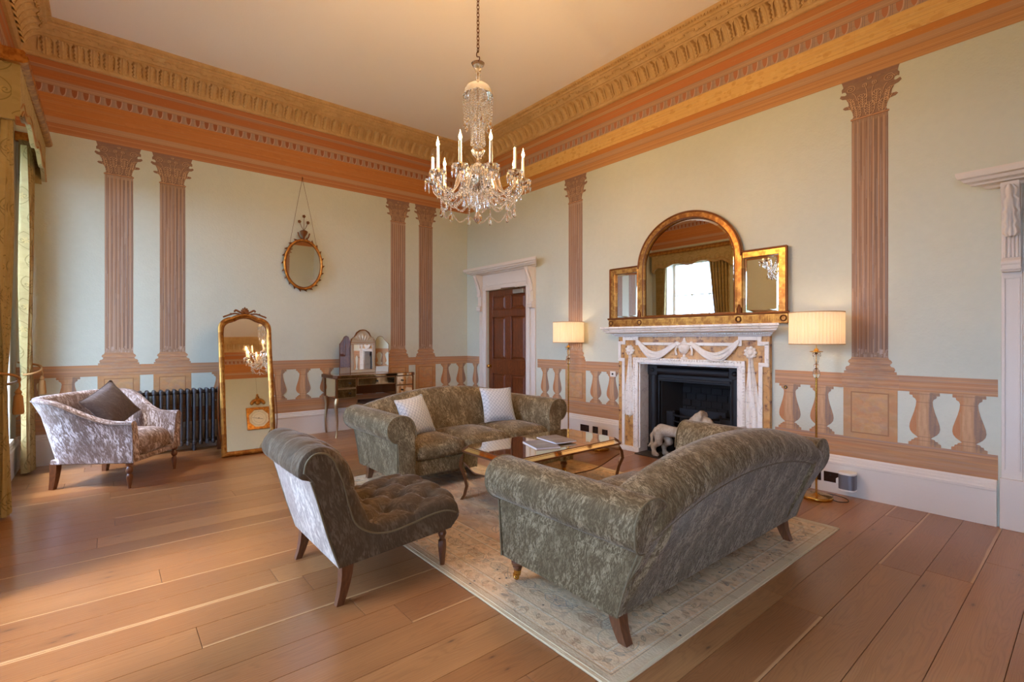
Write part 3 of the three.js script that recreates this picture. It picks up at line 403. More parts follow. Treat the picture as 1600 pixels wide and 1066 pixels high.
// curtains, pelmets with gilt rails, tiebacks
{
  const dam = drawn(1024, 1024, (x, w, h) => { x.fillStyle = '#a68f5c'; x.fillRect(0, 0, w, h); blot(x, w, h, 900, ['#927c4c', '#b8a26e', '#9c8652'], 6, 26, 0.3); x.lineCap = 'round';
    for (let i = 0; i < 5; i++) for (let j = 0; j < 5; j++) { const cx = (i + (j % 2 ? 0.5 : 0)) * w / 5 + 60, cy = (j + 0.5) * h / 5; x.strokeStyle = '#786638'; x.globalAlpha = 0.7; x.lineWidth = 7; for (const s of [-1, 1]) { x.beginPath(); x.moveTo(cx, cy + 80); x.bezierCurveTo(cx + s * 90, cy + 40, cx + s * 70, cy - 50, cx, cy - 80); x.stroke(); x.beginPath(); for (let t = 0; t < 8; t += 0.3) x.lineTo(cx + s * (30 + Math.cos(t) * (26 - t * 3)), cy + Math.sin(t) * (26 - t * 3)); x.stroke(); } x.fillStyle = '#b99a5c'; for (let k = 0; k < 6; k++) { x.beginPath(); x.ellipse(cx + Math.cos(k) * 18, cy + Math.sin(k) * 18, 12, 6, k, 0, 7); x.fill(); } } x.globalAlpha = 1; }, { wrap: true, sx: 1.1, sy: 1.1 });
  M.curtain = P({ map: dam, roughness: 0.85, sheen: 0.4, sheenColor: new THREE.Color(0.5, 0.45, 0.3), side: THREE.DoubleSide });
  M.trimFabric = S({ color: hex(168, 122, 70), roughness: 0.8 });
  const curtainGeo = (x0, s, top) => { // top: how far the curtain is drawn at the rail // s = +1: hangs from x0 towards +x
    const NU = 84, NV = 40, rings = []; const wid = (y) => y > 1.02 ? lerp(0.19, top, Math.pow((y - 1.02) / 2.26, 0.7)) : lerp(0.28, 0.19, Math.pow(y / 1.02, 1.6));
    for (let j = 0; j <= NV; j++) { const y = 0.03 + (3.27 - 0.03) * j / NV, w = wid(y), r = []; for (let i = 0; i <= NU; i++) { const u = i / NU, sag = 0.05 * Math.sin(u * PI) * (y < 1.0 ? 1 : 0.3); r.push(V3(x0 + s * (w * u), y, RZ - 0.105 - 0.05 * Math.sin(u * PI * 2 * 6 + 0.6) * (0.6 + 0.4 * w / 0.47) - 0.012 * Math.sin(u * 41 + y * 2) - sag * 0.4)); } rings.push(r); }
    return loft(rings, { around: false, caps: false, crease: 3, flip: s < 0 });
  };
  const pelmetGeo = (x0, x1) => { // shaped fabric valance that hangs from the rail, with returns to the wall
    const pts = [], n = 72; for (let i = 0; i <= n; i++) { const t = i / n, m = Math.abs(t - 0.5) * 2; pts.push([lerp(x0, x1, t), 3.10 + 0.05 * Math.cos(t * PI * 6) - 0.14 * smooth(0.78, 1, m) + 0.03 * Math.abs(Math.sin(t * PI * 3))]); }
    const sh = poly([...pts, [x1, 3.40], [x0, 3.40]]);
    return [extr(sh, 0.03, 0, 0), span(x0, x0 + 0.03, 2.98, 3.40, 0.03, 0.2), span(x1 - 0.03, x1, 2.98, 3.40, 0.03, 0.2)];
  };
  WC.forEach((c, i) => {
    const where = ['by the mauve armchair', 'of the middle window', 'of the window behind the viewpoint'][i], x0 = c - 0.98, x1 = c + 0.98;
    const pm = thing('pelmet', 'shaped damask pelmet under a gilt rail ' + where, 'pelmet', [0, 0, 0], 0, 'window pelmets');
    mesh('valance', metric(T(merge(pelmetGeo(x0, x1)), 0, 0, RZ - 0.235)), M.curtain, pm);
    const hem = []; for (let k = 0; k <= 72; k++) { const t = k / 72, m = Math.abs(t - 0.5) * 2; hem.push([lerp(x0, x1, t), 3.105 + 0.05 * Math.cos(t * PI * 6) - 0.14 * smooth(0.78, 1, m) + 0.03 * Math.abs(Math.sin(t * PI * 3)), RZ - 0.238]); }
    mesh('hem_braid', tube(hem, 0.008, 150, 6), M.trimFabric, pm); mesh('upper_braid', tube(hem.map(([a, b, d]) => [a, b + 0.06, d]), 0.005, 150, 5), M.trimFabric, pm);
    const gp = [[0, 3.395], [0.03, 3.395], [0.055, 3.41], [0.062, 3.43], [0.055, 3.45], [0.04, 3.46], [0.045, 3.475], [0.03, 3.49], [0, 3.49]];
    mesh('gilt_rail', metric(T(loft([x0 - 0.05, x1 + 0.05].map((x) => gp.map(([d, y]) => V3(x, y, -d))), { crease: 0.6, flip: true }), 0, 0, RZ - 0.225)), M.gilt, pm);
    mesh('gilt_return', metric(span(x0 - 0.05, x0 - 0.002, 3.395, 3.49, RZ - 0.225, RZ - 0.004)), M.gilt, pm); mesh('gilt_return', metric(span(x1 + 0.002, x1 + 0.05, 3.395, 3.49, RZ - 0.225, RZ - 0.004)), M.gilt, pm);
    for (const s of [0, 1]) {
      const cu = thing('curtain', ['gold damask curtain tied back behind the mauve armchair', 'gold damask curtain tied back at the left edge nearest the viewpoint', 'gold damask curtain at the middle window, nearer the standing mirror', 'gold damask curtain at the middle window, farther from the standing mirror', 'gold damask curtain behind the viewpoint, on its left', 'gold damask curtain behind the viewpoint, on its right'][i * 2 + s], 'curtain', [0, 0, 0], 0, 'window curtains');
      const xs = s ? x1 - 0.05 : x0 + 0.05, d = s ? -1 : 1; mesh('curtain_fabric', curtainGeo(xs, d, i === 2 ? 0.66 : s ? 0.48 : 0.27), M.curtain, cu);
      mesh('tieback', metric(tube([[xs + d * 0.0, 1.12, RZ - 0.03], [xs + d * 0.0, 1.10, RZ - 0.13], [xs + d * 0.03, 1.08, RZ - 0.195], [xs + d * 0.12, 1.04, RZ - 0.215], [xs + d * 0.205, 1.01, RZ - 0.16], [xs + d * 0.2, 1.0, RZ - 0.09]], 0.011, 30, 6)), M.trimFabric, cu);
      mesh('tassel', T(lathe([[0.004, 0.12], [0.012, 0.11], [0.022, 0.09], [0.016, 0.075], [0.026, 0.06], [0.034, -0.06], [0.03, -0.075], [0, -0.075]], 14), xs + d * 0.05, 0.86, RZ - 0.215), M.trimFabric, cu);
      mesh('tassel_cord', tube([[xs + d * 0.08, 1.05, RZ - 0.21], [xs + d * 0.06, 1.0, RZ - 0.222], [xs + d * 0.05, 0.97, RZ - 0.215]], 0.006, 12, 6), M.trimFabric, cu);
    }
  });
}
// ---------------------------------------------------------------- fireplace: white and Siena marble chimneypiece with a black iron insert
{
  const f = thing('fireplace', 'white and yellow marble fireplace with carved swags and black iron insert', 'fireplace', [4.30, 0, 0]);
  for (const s of [-1, 1]) {
    const a = (x0, x1) => [Math.min(s * x0, s * x1), Math.max(s * x0, s * x1)];
    const [j0, j1] = a(0.60, 0.90); mesh('marble_jamb', metric(span(j0, j1, 0.06, 1.135, 0.0, 0.05)), M.siena, f);
    const [i0, i1] = a(0.602, 0.672); mesh('inner_frame', metric(rspan(i0, i1, 0.06, 1.137, 0.05, 0.072, 0.006)), M.marble, f);
    const [r0, r1] = a(0.584, 0.602); mesh('opening_lining', metric(span(r0, r1, 0.06, 1.08, -0.12, 0.05)), M.marble, f);
    const [p0, p1] = a(0.584, 0.905); mesh('foot_block', metric(rspan(p0, p1, 0.001, 0.06, -0.12, 0.08, 0.004)), M.marble, f);
    const eggs = []; for (let y = 0.085; y < 1.07; y += 0.031) eggs.push(T(new THREE.SphereGeometry(0.011, 8, 6), s * 0.655, y, 0.072)); const e = mesh('carved_beading', merge(eggs), M.marble, f); e.userData.kind = 'stuff';
    // ear-shaped outer moulding
    const seg = (x0, x1, y0, y1) => { const [q0, q1] = a(x0, x1); return rspan(q0, q1, y0, y1, 0.05, 0.068, 0.005); };
    mesh('ear_moulding', metric(merge(seg(0.80, 0.84, 0.06, 1.10), seg(0.80, 0.898, 1.085, 1.125), seg(0.858, 0.898, 1.125, 1.31), seg(0.79, 0.898, 1.29, 1.33), seg(0.79, 0.83, 1.33, 1.383), seg(0.60, 0.79, 1.343, 1.383), seg(0.60, 0.64, 1.285, 1.343), seg(0.02, 0.60, 1.285, 1.318))), M.marble, f);
    // rosette and hanging drapery
    const ro = mesh('rosette', T(merge(lathe([[0, 0.034], [0.02, 0.03], [0.03, 0.018], [0.042, 0.02], [0.05, 0.004], [0.05, 0]], 16), ...[...Array(9)].map((_, k) => T(new THREE.SphereGeometry(0.019, 8, 6), Math.cos(k * 0.698) * 0.048, 0.008, Math.sin(k * 0.698) * 0.048))), 0, 0, 0, PI / 2), M.marble, f); ro.position.set(s * 0.722, 1.222, 0.052);
    const rings = [], nn = 26; for (let j = 0; j <= 22; j++) { const t = j / 22, y = 1.20 - 0.77 * t, w = (0.022 + 0.052 * smooth(0, 0.75, t)) * (t > 0.88 ? 1 - (t - 0.88) * 3.2 : 1) * (t > 0.56 && t < 0.60 ? 0.9 : 1), r = []; const c = s * (0.722 + 0.018 * t); for (let i = 0; i < nn; i++) { const th = i / nn * PI * 2, x = Math.cos(th), z = Math.sin(th); r.push(V3(c + x * w, y + (z > 0 ? 0.02 * Math.sin(x * 4 + j) * (t > 0.5 ? 1 : 0) * t : 0), 0.052 + Math.max(0, z) * (0.02 + 0.011 * Math.sin(x * 11 + t * 3)) )); } rings.push(r); }
    mesh('hanging_drapery', metric(loft(rings, { crease: 0.6 })), M.marble, f);
    // swag of cloth from ear to urn
    const sw = []; for (let k = 0; k < 6; k++) { const d = k / 5; sw.push(tube([[s * 0.61, 1.345 - 0.02 * d, 0.062], [s * 0.55, 1.30 - 0.06 * d, 0.072], [s * 0.44, 1.225 - 0.085 * d, 0.078 + 0.008 * Math.sin(k * 2)], [s * 0.34, 1.205 - 0.07 * d, 0.08], [s * 0.24, 1.235 - 0.06 * d, 0.076], [s * 0.15, 1.29 - 0.045 * d, 0.07], [s * 0.095, 1.315 - 0.03 * d, 0.062]], 0.0125, 26, 6)); }
    mesh('carved_swag', merge(sw), M.marble, f);
  }
  mesh('marble_frieze', metric(span(-0.90, 0.90, 1.135, 1.385, 0.0, 0.05)), M.siena, f);
  mesh('inner_frame', metric(rspan(-0.672, 0.672, 1.078, 1.137, 0.05, 0.074, 0.006)), M.marble, f);
  { const eggs = []; for (let x = -0.645; x < 0.65; x += 0.031) eggs.push(T(new THREE.SphereGeometry(0.011, 8, 6), x, 1.12, 0.073)); mesh('carved_beading', merge(eggs), M.marble, f).userData.kind = 'stuff'; }
  mesh('head_lining', metric(span(-0.602, 0.602, 1.062, 1.08, -0.12, 0.05)), M.marble, f);
  { const u = mesh('carved_urn', merge(lathe([[0.042, 0], [0.042, 0.014], [0.02, 0.022], [0.016, 0.05], [0.03, 0.06], [0.062, 0.09], [0.074, 0.125], [0.068, 0.15], [0.04, 0.165], [0.046, 0.175], [0.03, 0.19], [0.018, 0.205], [0.016, 0.22], [0, 0.235]], 22), ...[-1, 1].flatMap((s) => [tube([[s * 0.05, 0.15, 0], [s * 0.09, 0.185, 0], [s * 0.1, 0.15, 0], [s * 0.07, 0.12, 0]], 0.012, 14, 6), tube([[s * 0.085, 0.14, 0.02], [s * 0.1, 0.09, 0.02], [s * 0.092, 0.04, 0.015]], 0.014, 12, 6)])), M.marble, f); u.scale.z = 0.6; u.position.set(0, 1.139, 0.055); }
  const sp = [[0, 1.383], [0.075, 1.383], [0.085, 1.398], [0.11, 1.403], [0.118, 1.418], [0.13, 1.424], [0.16, 1.43], [0.185, 1.437], [0.19, 1.452], [0.205, 1.46], [0.21, 1.475], [0.225, 1.484], [0.225, 1.505], [0, 1.505]];
  mesh('mantel_shelf', metric(loft([[-0.85, -1], [0.85, 1]].map(([x, s]) => sp.map(([d, y]) => V3(x + s * d * 0.9, y, d))), { crease: 0.4 })), M.marble, f);
  { const d = []; for (let x = -0.92; x < 0.93; x += 0.02) d.push(box(0.011, 0.014, 0.012, x, 1.411, 0.119)); mesh('dentil_course', merge(d), M.marble, f).userData.kind = 'stuff'; }
  // iron insert
  mesh('iron_surround', metric(extr((() => { const s = poly([[-0.584, 0.012], [0.584, 0.012], [0.584, 1.062], [-0.584, 1.062]]); s.holes.push(poly([[-0.43, 0.012 + 0.001], [-0.43, 0.86], [0.43, 0.86], [0.43, 0.013]])); return s; })(), 0.03, -0.15)), M.iron, f);
  for (const s of [-1, 1]) { mesh('iron_pilaster', cyl(0.05, 0.05, 0.83, s * 0.50, 0.10, -0.12, 18), M.iron, f); mesh('iron_foot', rspan(s * 0.5 - 0.065, s * 0.5 + 0.065, 0.013, 0.10, -0.16, -0.065, 0.006), M.iron, f); mesh('corner_block', rspan(s * 0.5 - 0.065, s * 0.5 + 0.065, 0.93, 1.055, -0.14, -0.075, 0.006), M.iron, f); mesh('boss', T(new THREE.SphereGeometry(0.028, 16, 10), s * 0.5, 0.992, -0.075), M.iron, f);
    const ck = extr(poly([[0, 0], [0.30, 0], [0.30, 0.86], [0, 0.86]]), 0.02, 0); mesh('firebox_cheek', metric(T(ck, s * 0.43, 0.013, -0.15, 0, PI / 2 + s * 0.38, 0)), M.soot, f); }
  mesh('iron_lintel', T(cyl(0.048, 0.048, 0.87, 0, -0.435, 0, 18), 0, 0.985, -0.115, 0, 0, PI / 2), M.iron, f); mesh('iron_fillet', rspan(-0.435, 0.435, 0.875, 0.905, -0.13, -0.10, 0.006), M.iron, f); mesh('iron_lip', rspan(-0.435, 0.435, 1.035, 1.055, -0.13, -0.07, 0.006), M.iron, f);
  mesh('fireback', metric(span(-0.60, 0.60, 0, 1.1, -0.47, -0.43)), M.soot, f); mesh('firebox_top', span(-0.6, 0.6, 0.86, 0.9, -0.43, -0.15), M.soot, f); mesh('firebox_side', merge(span(-0.64, -0.6, 0, 1.1, -0.47, -0.12), span(0.6, 0.64, 0, 1.1, -0.47, -0.12), span(-0.64, 0.64, 1.09, 1.13, -0.47, -0.29)), M.soot, f);
  { const br = []; for (let r = 0; r < 4; r++) for (let c = 0; c < 5; c++) { const w = 0.128; mesh('fire_brick', rbox(w - 0.006, 0.07, 0.02, 0.004, -0.32 + (c + (r % 2 ? 0.5 : 0)) * w, 0.52 + r * 0.078, -0.425, 1), M.soot, f); } void br; }
  const arc = (y, r = 0.009) => tube([[-0.30, y, -0.22], [-0.22, y, -0.13], [0, y, -0.10], [0.20, y, -0.13], [0.27, y, -0.22]], r, 24, 6);
  for (const y of [0.26, 0.33, 0.40, 0.47]) mesh('grate_bar', arc(y, y > 0.45 ? 0.013 : 0.009), M.iron, f);
  for (const x of [-0.30, 0.27]) mesh('grate_post', merge(cyl(0.012, 0.01, 0.46, x, 0.013, -0.22, 10), T(new THREE.SphereGeometry(0.018, 10, 8), x, 0.50, -0.22)), M.iron, f);
  mesh('grate_hob', rspan(-0.43, -0.30, 0.30, 0.50, -0.32, -0.20, 0.006), M.iron, f); mesh('grate_hob', rspan(0.27, 0.40, 0.30, 0.48, -0.32, -0.20, 0.006), M.iron, f); mesh('grate_back', rspan(-0.30, 0.27, 0.18, 0.53, -0.36, -0.34, 0.004), M.iron, f); mesh('grate_floor', rspan(-0.30, 0.27, 0.2, 0.215, -0.34, -0.16, 0.004), M.iron, f);
  mesh('hearth_slab', metric(span(-0.584, 0.584, 0.0005, 0.012, -0.43, 0.16)), S({ color: hex(58, 54, 54), roughness: 0.5 }), f);
}
// carved stone lion in front of the grate, walking towards the right
{
  const R = 72, mc = new MarchingCubes(R, new THREE.MeshStandardMaterial(), false, false, 120000), sc = 0.42, joints = [], add = (a, b, ra, rb) => joints.push([a, b, ra, rb]);
  add([-0.22, 0.295, 0], [-0.02, 0.29, 0], 0.068, 0.055); add([-0.02, 0.29, 0], [0.17, 0.29, 0], 0.055, 0.085);                                   // trunk
  add([0.17, 0.32, 0], [0.26, 0.42, 0], 0.095, 0.085);                                                                                      // neck
  for (const s of [-1, 1]) { add([-0.23, 0.27, s * 0.05], [-0.19 - 0.03 * s, 0.16, s * 0.06], 0.06, 0.038); add([-0.19 - 0.03 * s, 0.16, s * 0.06], [-0.26 - 0.03 * s, 0.10, s * 0.06], 0.036, 0.026); add([-0.26 - 0.03 * s, 0.10, s * 0.06], [-0.25 - 0.03 * s, 0.03, s * 0.06], 0.026, 0.024); add([-0.25 - 0.03 * s, 0.02, s * 0.06], [-0.21 - 0.03 * s, 0.016, s * 0.06], 0.026, 0.022);
    add([0.18, 0.26, s * 0.055], [0.20 + 0.04 * s, 0.13, s * 0.06], 0.05, 0.033); add([0.20 + 0.04 * s, 0.13, s * 0.06], [0.19 + 0.05 * s, 0.03, s * 0.06], 0.032, 0.026); add([0.19 + 0.05 * s, 0.02, s * 0.06], [0.235 + 0.05 * s, 0.016, s * 0.06], 0.027, 0.022); add([0.29, 0.515, s * 0.055], [0.285, 0.54, s * 0.06], 0.018, 0.012); }
  add([0.28, 0.46, 0], [0.33, 0.455, 0], 0.062, 0.05); add([0.34, 0.44, 0], [0.385, 0.43, 0], 0.04, 0.033);                                    // head, muzzle
  const tail = [[-0.30, 0.30, 0], [-0.34, 0.22, 0.02], [-0.33, 0.13, 0.03], [-0.37, 0.09, 0.03]]; for (let i = 0; i < 3; i++) add(tail[i], tail[i + 1], 0.018, 0.014);
  for (let k = 0; k < 46; k++) { const th = k * 2.4, t = k / 46, x = 0.19 + 0.11 * t + 0.02 * Math.sin(k * 3), rad = 0.10 - 0.02 * t; joints.push([[x - 0.02, 0.37 + 0.11 * t + Math.sin(th) * rad * 0.95, Math.cos(th) * rad * 0.85], [x - 0.05, 0.335 + 0.11 * t + Math.sin(th) * rad * 1.05, Math.cos(th) * rad * 0.9], 0.026, 0.016]); } // mane curls
  const segd = (p, a, b, ra, rb) => { const ab = [b[0] - a[0], b[1] - a[1], b[2] - a[2]], ap = [p[0] - a[0], p[1] - a[1], p[2] - a[2]], l = ab[0] ** 2 + ab[1] ** 2 + ab[2] ** 2, t = clamp((ap[0] * ab[0] + ap[1] * ab[1] + ap[2] * ab[2]) / l); return Math.hypot(ap[0] - ab[0] * t, ap[1] - ab[1] * t, ap[2] - ab[2] * t) - lerp(ra, rb, t); };
  for (let z = 0; z < R; z++) for (let y = 0; y < R; y++) for (let x = 0; x < R; x++) { const p = [(x / R * 2 - 1) * sc, (y / R * 2 - 1) * sc + 0.3, (z / R * 2 - 1) * sc]; let d = 1; if (Math.abs(p[2]) < 0.22) for (const [a, b, ra, rb] of joints) { const e = segd(p, a, b, ra, rb); const k = 0.022, h = clamp(0.5 + 0.5 * (d - e) / k); d = lerp(d, e, h) - k * h * (1 - h); } mc.field[x + y * R + z * R * R] = -d; }
  mc.isolation = 0; mc.update();
  const n = mc.count ?? mc.geometry.drawRange.count, g = new THREE.BufferGeometry(); g.setAttribute('position', new THREE.BufferAttribute(mc.positionArray.slice(0, n * 3), 3)); g.setAttribute('normal', new THREE.BufferAttribute(mc.normalArray.slice(0, n * 3), 3));
  g.scale(sc, sc, sc); g.translate(0, 0.3, 0); const lion = thing('lion_statue', 'weathered stone lion standing in front of the fire grate', 'statue', [4.235, 0.012, 0.055]);
  const lg = metric(g); lg.computeBoundingBox(); lg.translate(0, -lg.boundingBox.min.y, 0); mesh('lion_body', lg, M.stone, lion);
  for (const s of [-1, 1]) mesh('eye', T(new THREE.SphereGeometry(0.009, 8, 6), 0.345, 0.475, s * 0.035), M.black, lion);
}
// ---------------------------------------------------------------- overmantel mirror: arched centre and two side panels
{
  const o = thing('overmantel_mirror', 'gilt three-part overmantel mirror with an arched centre above the fireplace', 'mirror', [4.307, 1.506, 0.004]), Y = (y) => y - 1.506;
  const archPts = (hw, top, y0, n = 30) => { const p = []; for (let i = 0; i <= n; i++) { const t = i / n * PI; p.push([Math.cos(t) * hw, y0 + Math.sin(t) * (top - y0)]); } return p; };
  const ring = (outer, inner, d, z) => { const s = poly(outer); s.holes.push(poly(inner.slice().reverse())); return extr(s, d, z, 0.006, 2); };
  const c0 = [[-0.627, Y(1.61)], ...archPts(0.627, Y(2.76), Y(2.2)).reverse(), [0.627, Y(1.61)]], c1 = [[-0.553, Y(1.625)], ...archPts(0.553, Y(2.692), Y(2.2)).reverse(), [0.553, Y(1.625)]];
  mesh('arch_frame', metric(ring(c0, c1, 0.045, 0.005)), M.gilt, o);
  mesh('arch_outer_moulding', metric(tube(c0.slice(1, -1).map(([x, y]) => [x * 0.985, y - 0.004, 0.048]), 0.011, 80, 6)), M.giltDark, o); mesh('arch_inner_moulding', metric(tube(c1.map(([x, y]) => [x, y, 0.048]), 0.007, 90, 6)), M.giltDark, o);
  mesh('centre_glass', metric(extr(poly([[-0.555, Y(1.62)], ...archPts(0.555, Y(2.694), Y(2.2)).reverse(), [0.555, Y(1.62)]]), 0.006, 0.012)), M.mirror, o);
  { const inn = [[-0.525, Y(1.635)], ...archPts(0.525, Y(2.662), Y(2.2)).reverse(), [0.525, Y(1.635)]], out = [[-0.553, Y(1.625)], ...archPts(0.553, Y(2.692), Y(2.2)).reverse(), [0.553, Y(1.625)]];
    mesh('glass_bevel', metric(loft([out.map(([x, y]) => V3(x, y, 0.0185)), inn.map(([x, y]) => V3(x, y, 0.0215))], { caps: false, crease: 0.2 })), M.mirror, o); }
  for (const s of [-1, 1]) {
    const a = Math.min(s * 0.627, s * 1.045), b = Math.max(s * 0.627, s * 1.045), q = [[a, Y(1.61)], [b, Y(1.61)], [b, Y(2.235)], [a, Y(2.235)]], i0 = s < 0 ? a + 0.075 : a + 0.012, i1 = s < 0 ? b - 0.012 : b - 0.075, qi = [[i0, Y(1.622)], [i1, Y(1.622)], [i1, Y(2.165)], [i0, Y(2.165)]];
    mesh('side_frame', metric(ring(q, qi, 0.04, 0.004)), M.gilt, o); mesh('side_glass', metric(span(i0 - 0.003, i1 + 0.003, Y(1.62), Y(2.168), 0.01, 0.016)), M.mirror, o);
    const bo = [[i0, Y(1.622)], [i1, Y(1.622)], [i1, Y(2.165)], [i0, Y(2.165)]], bi = [[i0 + 0.022, Y(1.644)], [i1 - 0.022, Y(1.644)], [i1 - 0.022, Y(2.143)], [i0 + 0.022, Y(2.143)]]; mesh('glass_bevel', metric(loft([bo.map(([x, y]) => V3(x, y, 0.0165)), bi.map(([x, y]) => V3(x, y, 0.0195))], { caps: false, crease: 0.2 })), M.mirror, o);
    const ed = s < 0 ? a : b; mesh('side_outer_moulding', metric(tube([[ed, Y(1.61), 0.044], [ed, Y(1.9), 0.044], [ed, Y(2.234), 0.044]], 0.012, 12, 6)), M.giltDark, o); mesh('top_moulding', metric(tube([[a, Y(2.232), 0.044], [(a + b) / 2, Y(2.232), 0.044], [b, Y(2.232), 0.044]], 0.011, 12, 6)), M.giltDark, o);
    const bd = []; for (let y = 1.66; y < 2.2; y += 0.018) bd.push(T(new THREE.SphereGeometry(0.006, 6, 4), s * 0.572, Y(y), 0.05)); mesh('beading', merge(bd), M.gilt, o).userData.kind = 'stuff';
    mesh('palmette', T(lathe([[0.036, 0], [0.03, 0.03], [0.034, 0.045], [0.02, 0.075], [0.016, 0.09], [0, 0.115]], 8), s * 0.60, Y(1.61), 0.04), M.giltDark, o);
    mesh('oval_boss', T(new THREE.TorusGeometry(0.026, 0.007, 6, 18), s * 0.595, Y(1.555), 0.062), M.giltDark, o); mesh('oval_boss', T(new THREE.TorusGeometry(0.026, 0.007, 6, 18), s * 1.02, Y(1.555), 0.062), M.giltDark, o);
  }
  mesh('base_rail', metric(rspan(-1.06, 1.06, 0.0, Y(1.612), 0.002, 0.056, 0.005)), M.gilt, o); mesh('base_top_moulding', metric(T(cyl(0.012, 0.012, 2.14, 0, -1.07, 0, 10), 0, Y(1.608), 0.055, 0, 0, PI / 2)), M.giltDark, o);
  { const fl = []; for (let x = -0.98; x <= 0.98; x += 0.016) if (Math.abs(Math.abs(x) - 0.595) > 0.04) fl.push(box(0.008, 0.06, 0.006, x, Y(1.555), 0.058)); mesh('fluting', metric(merge(fl)), M.gilt, o).userData.kind = 'stuff'; }
}
// ---------------------------------------------------------------- oval hanging mirror, tilted forward on its wires
{
  const o = thing('oval_mirror', 'small oval gilt mirror with leaf edge and urn crest hung by wires', 'mirror', [0.022, 2.054, 2.825], PI / 2), t = new THREE.Group();
  const ell = (a, b, z, n = 48) => [...Array(n)].map((_, i) => [Math.cos(i / n * 2 * PI) * a, 0.356 + Math.sin(i / n * 2 * PI) * b, z]);
  const tilt = (g) => T(g, 0, 0, 0, 0.037, 0, 0); void t;
  mesh('backing', tilt(metric(extr(poly(ell(0.262, 0.352, 0).map(([x, y]) => [x, y])), 0.018, 0))), M.giltDark, o);
  mesh('mirror_glass', tilt(metric(extr(poly(ell(0.24, 0.33, 0).map(([x, y]) => [x, y])), 0.004, 0.018))), M.mirror, o);
  mesh('gilt_rim', tilt(metric(tube(ell(0.25, 0.341, 0.024), 0.017, 96, 8, true))), M.gilt, o); mesh('inner_rim', tilt(metric(tube(ell(0.232, 0.322, 0.024), 0.006, 96, 6, true))), M.giltDark, o);
  for (let k = 0; k < 22; k++) { const a = PI / 2 + (k + 0.5) / 22 * 2 * PI; const g = new THREE.ConeGeometry(0.021, 0.045, 5); g.scale(1, 1, 0.5); T(g, Math.cos(a) * 0.278, 0.356 + Math.sin(a) * 0.37, 0.018, 0, 0, Math.atan2(Math.sin(a) * 0.25, Math.cos(a) * 0.34) - PI / 2 + 0.5); mesh('leaf_tip', tilt(metric(g)), M.giltDark, o); }
  mesh('urn_crest', tilt(metric(T(lathe([[0.03, 0], [0.012, 0.02], [0.018, 0.05], [0.045, 0.1], [0.052, 0.13], [0.03, 0.145], [0.012, 0.15], [0, 0.152]], 14), 0, 0.69, 0.022))), M.giltDark, o);
  for (const s of [-1, 1]) mesh('leaf_scroll', tilt(metric(tube([[s * 0.02, 0.70, 0.022], [s * 0.06, 0.74, 0.022], [s * 0.08, 0.80, 0.022]], 0.009, 10, 5))), M.giltDark, o);
  for (const [x, y] of [[-0.06, 0.95], [0, 1.03], [0.055, 0.95]]) mesh('flower_stem', tilt(metric(merge(tube([[0, 0.83, 0.022], [x * 0.6, 0.89, 0.022], [x, y, 0.022]], 0.004, 10, 5), ...[...Array(5)].map((_, k) => T(new THREE.SphereGeometry(0.011, 6, 5), x + Math.cos(k * 1.257) * 0.013, y + Math.sin(k * 1.257) * 0.013, 0.022))))), M.giltDark, o);
  for (const s of [-1, 1]) mesh('wire', tube([[s * 0.19, 0.58, 0.035], [s * 0.10, 1.07, 0.02], [s * 0.004, 1.56, -0.012]], 0.0022, 14, 5), M.bronze, o);
  mesh('wall_hook', tube([[0, 1.60, -0.018], [0, 1.58, 0.0], [0, 1.56, -0.004]], 0.006, 8, 6), M.bronze, o);
}
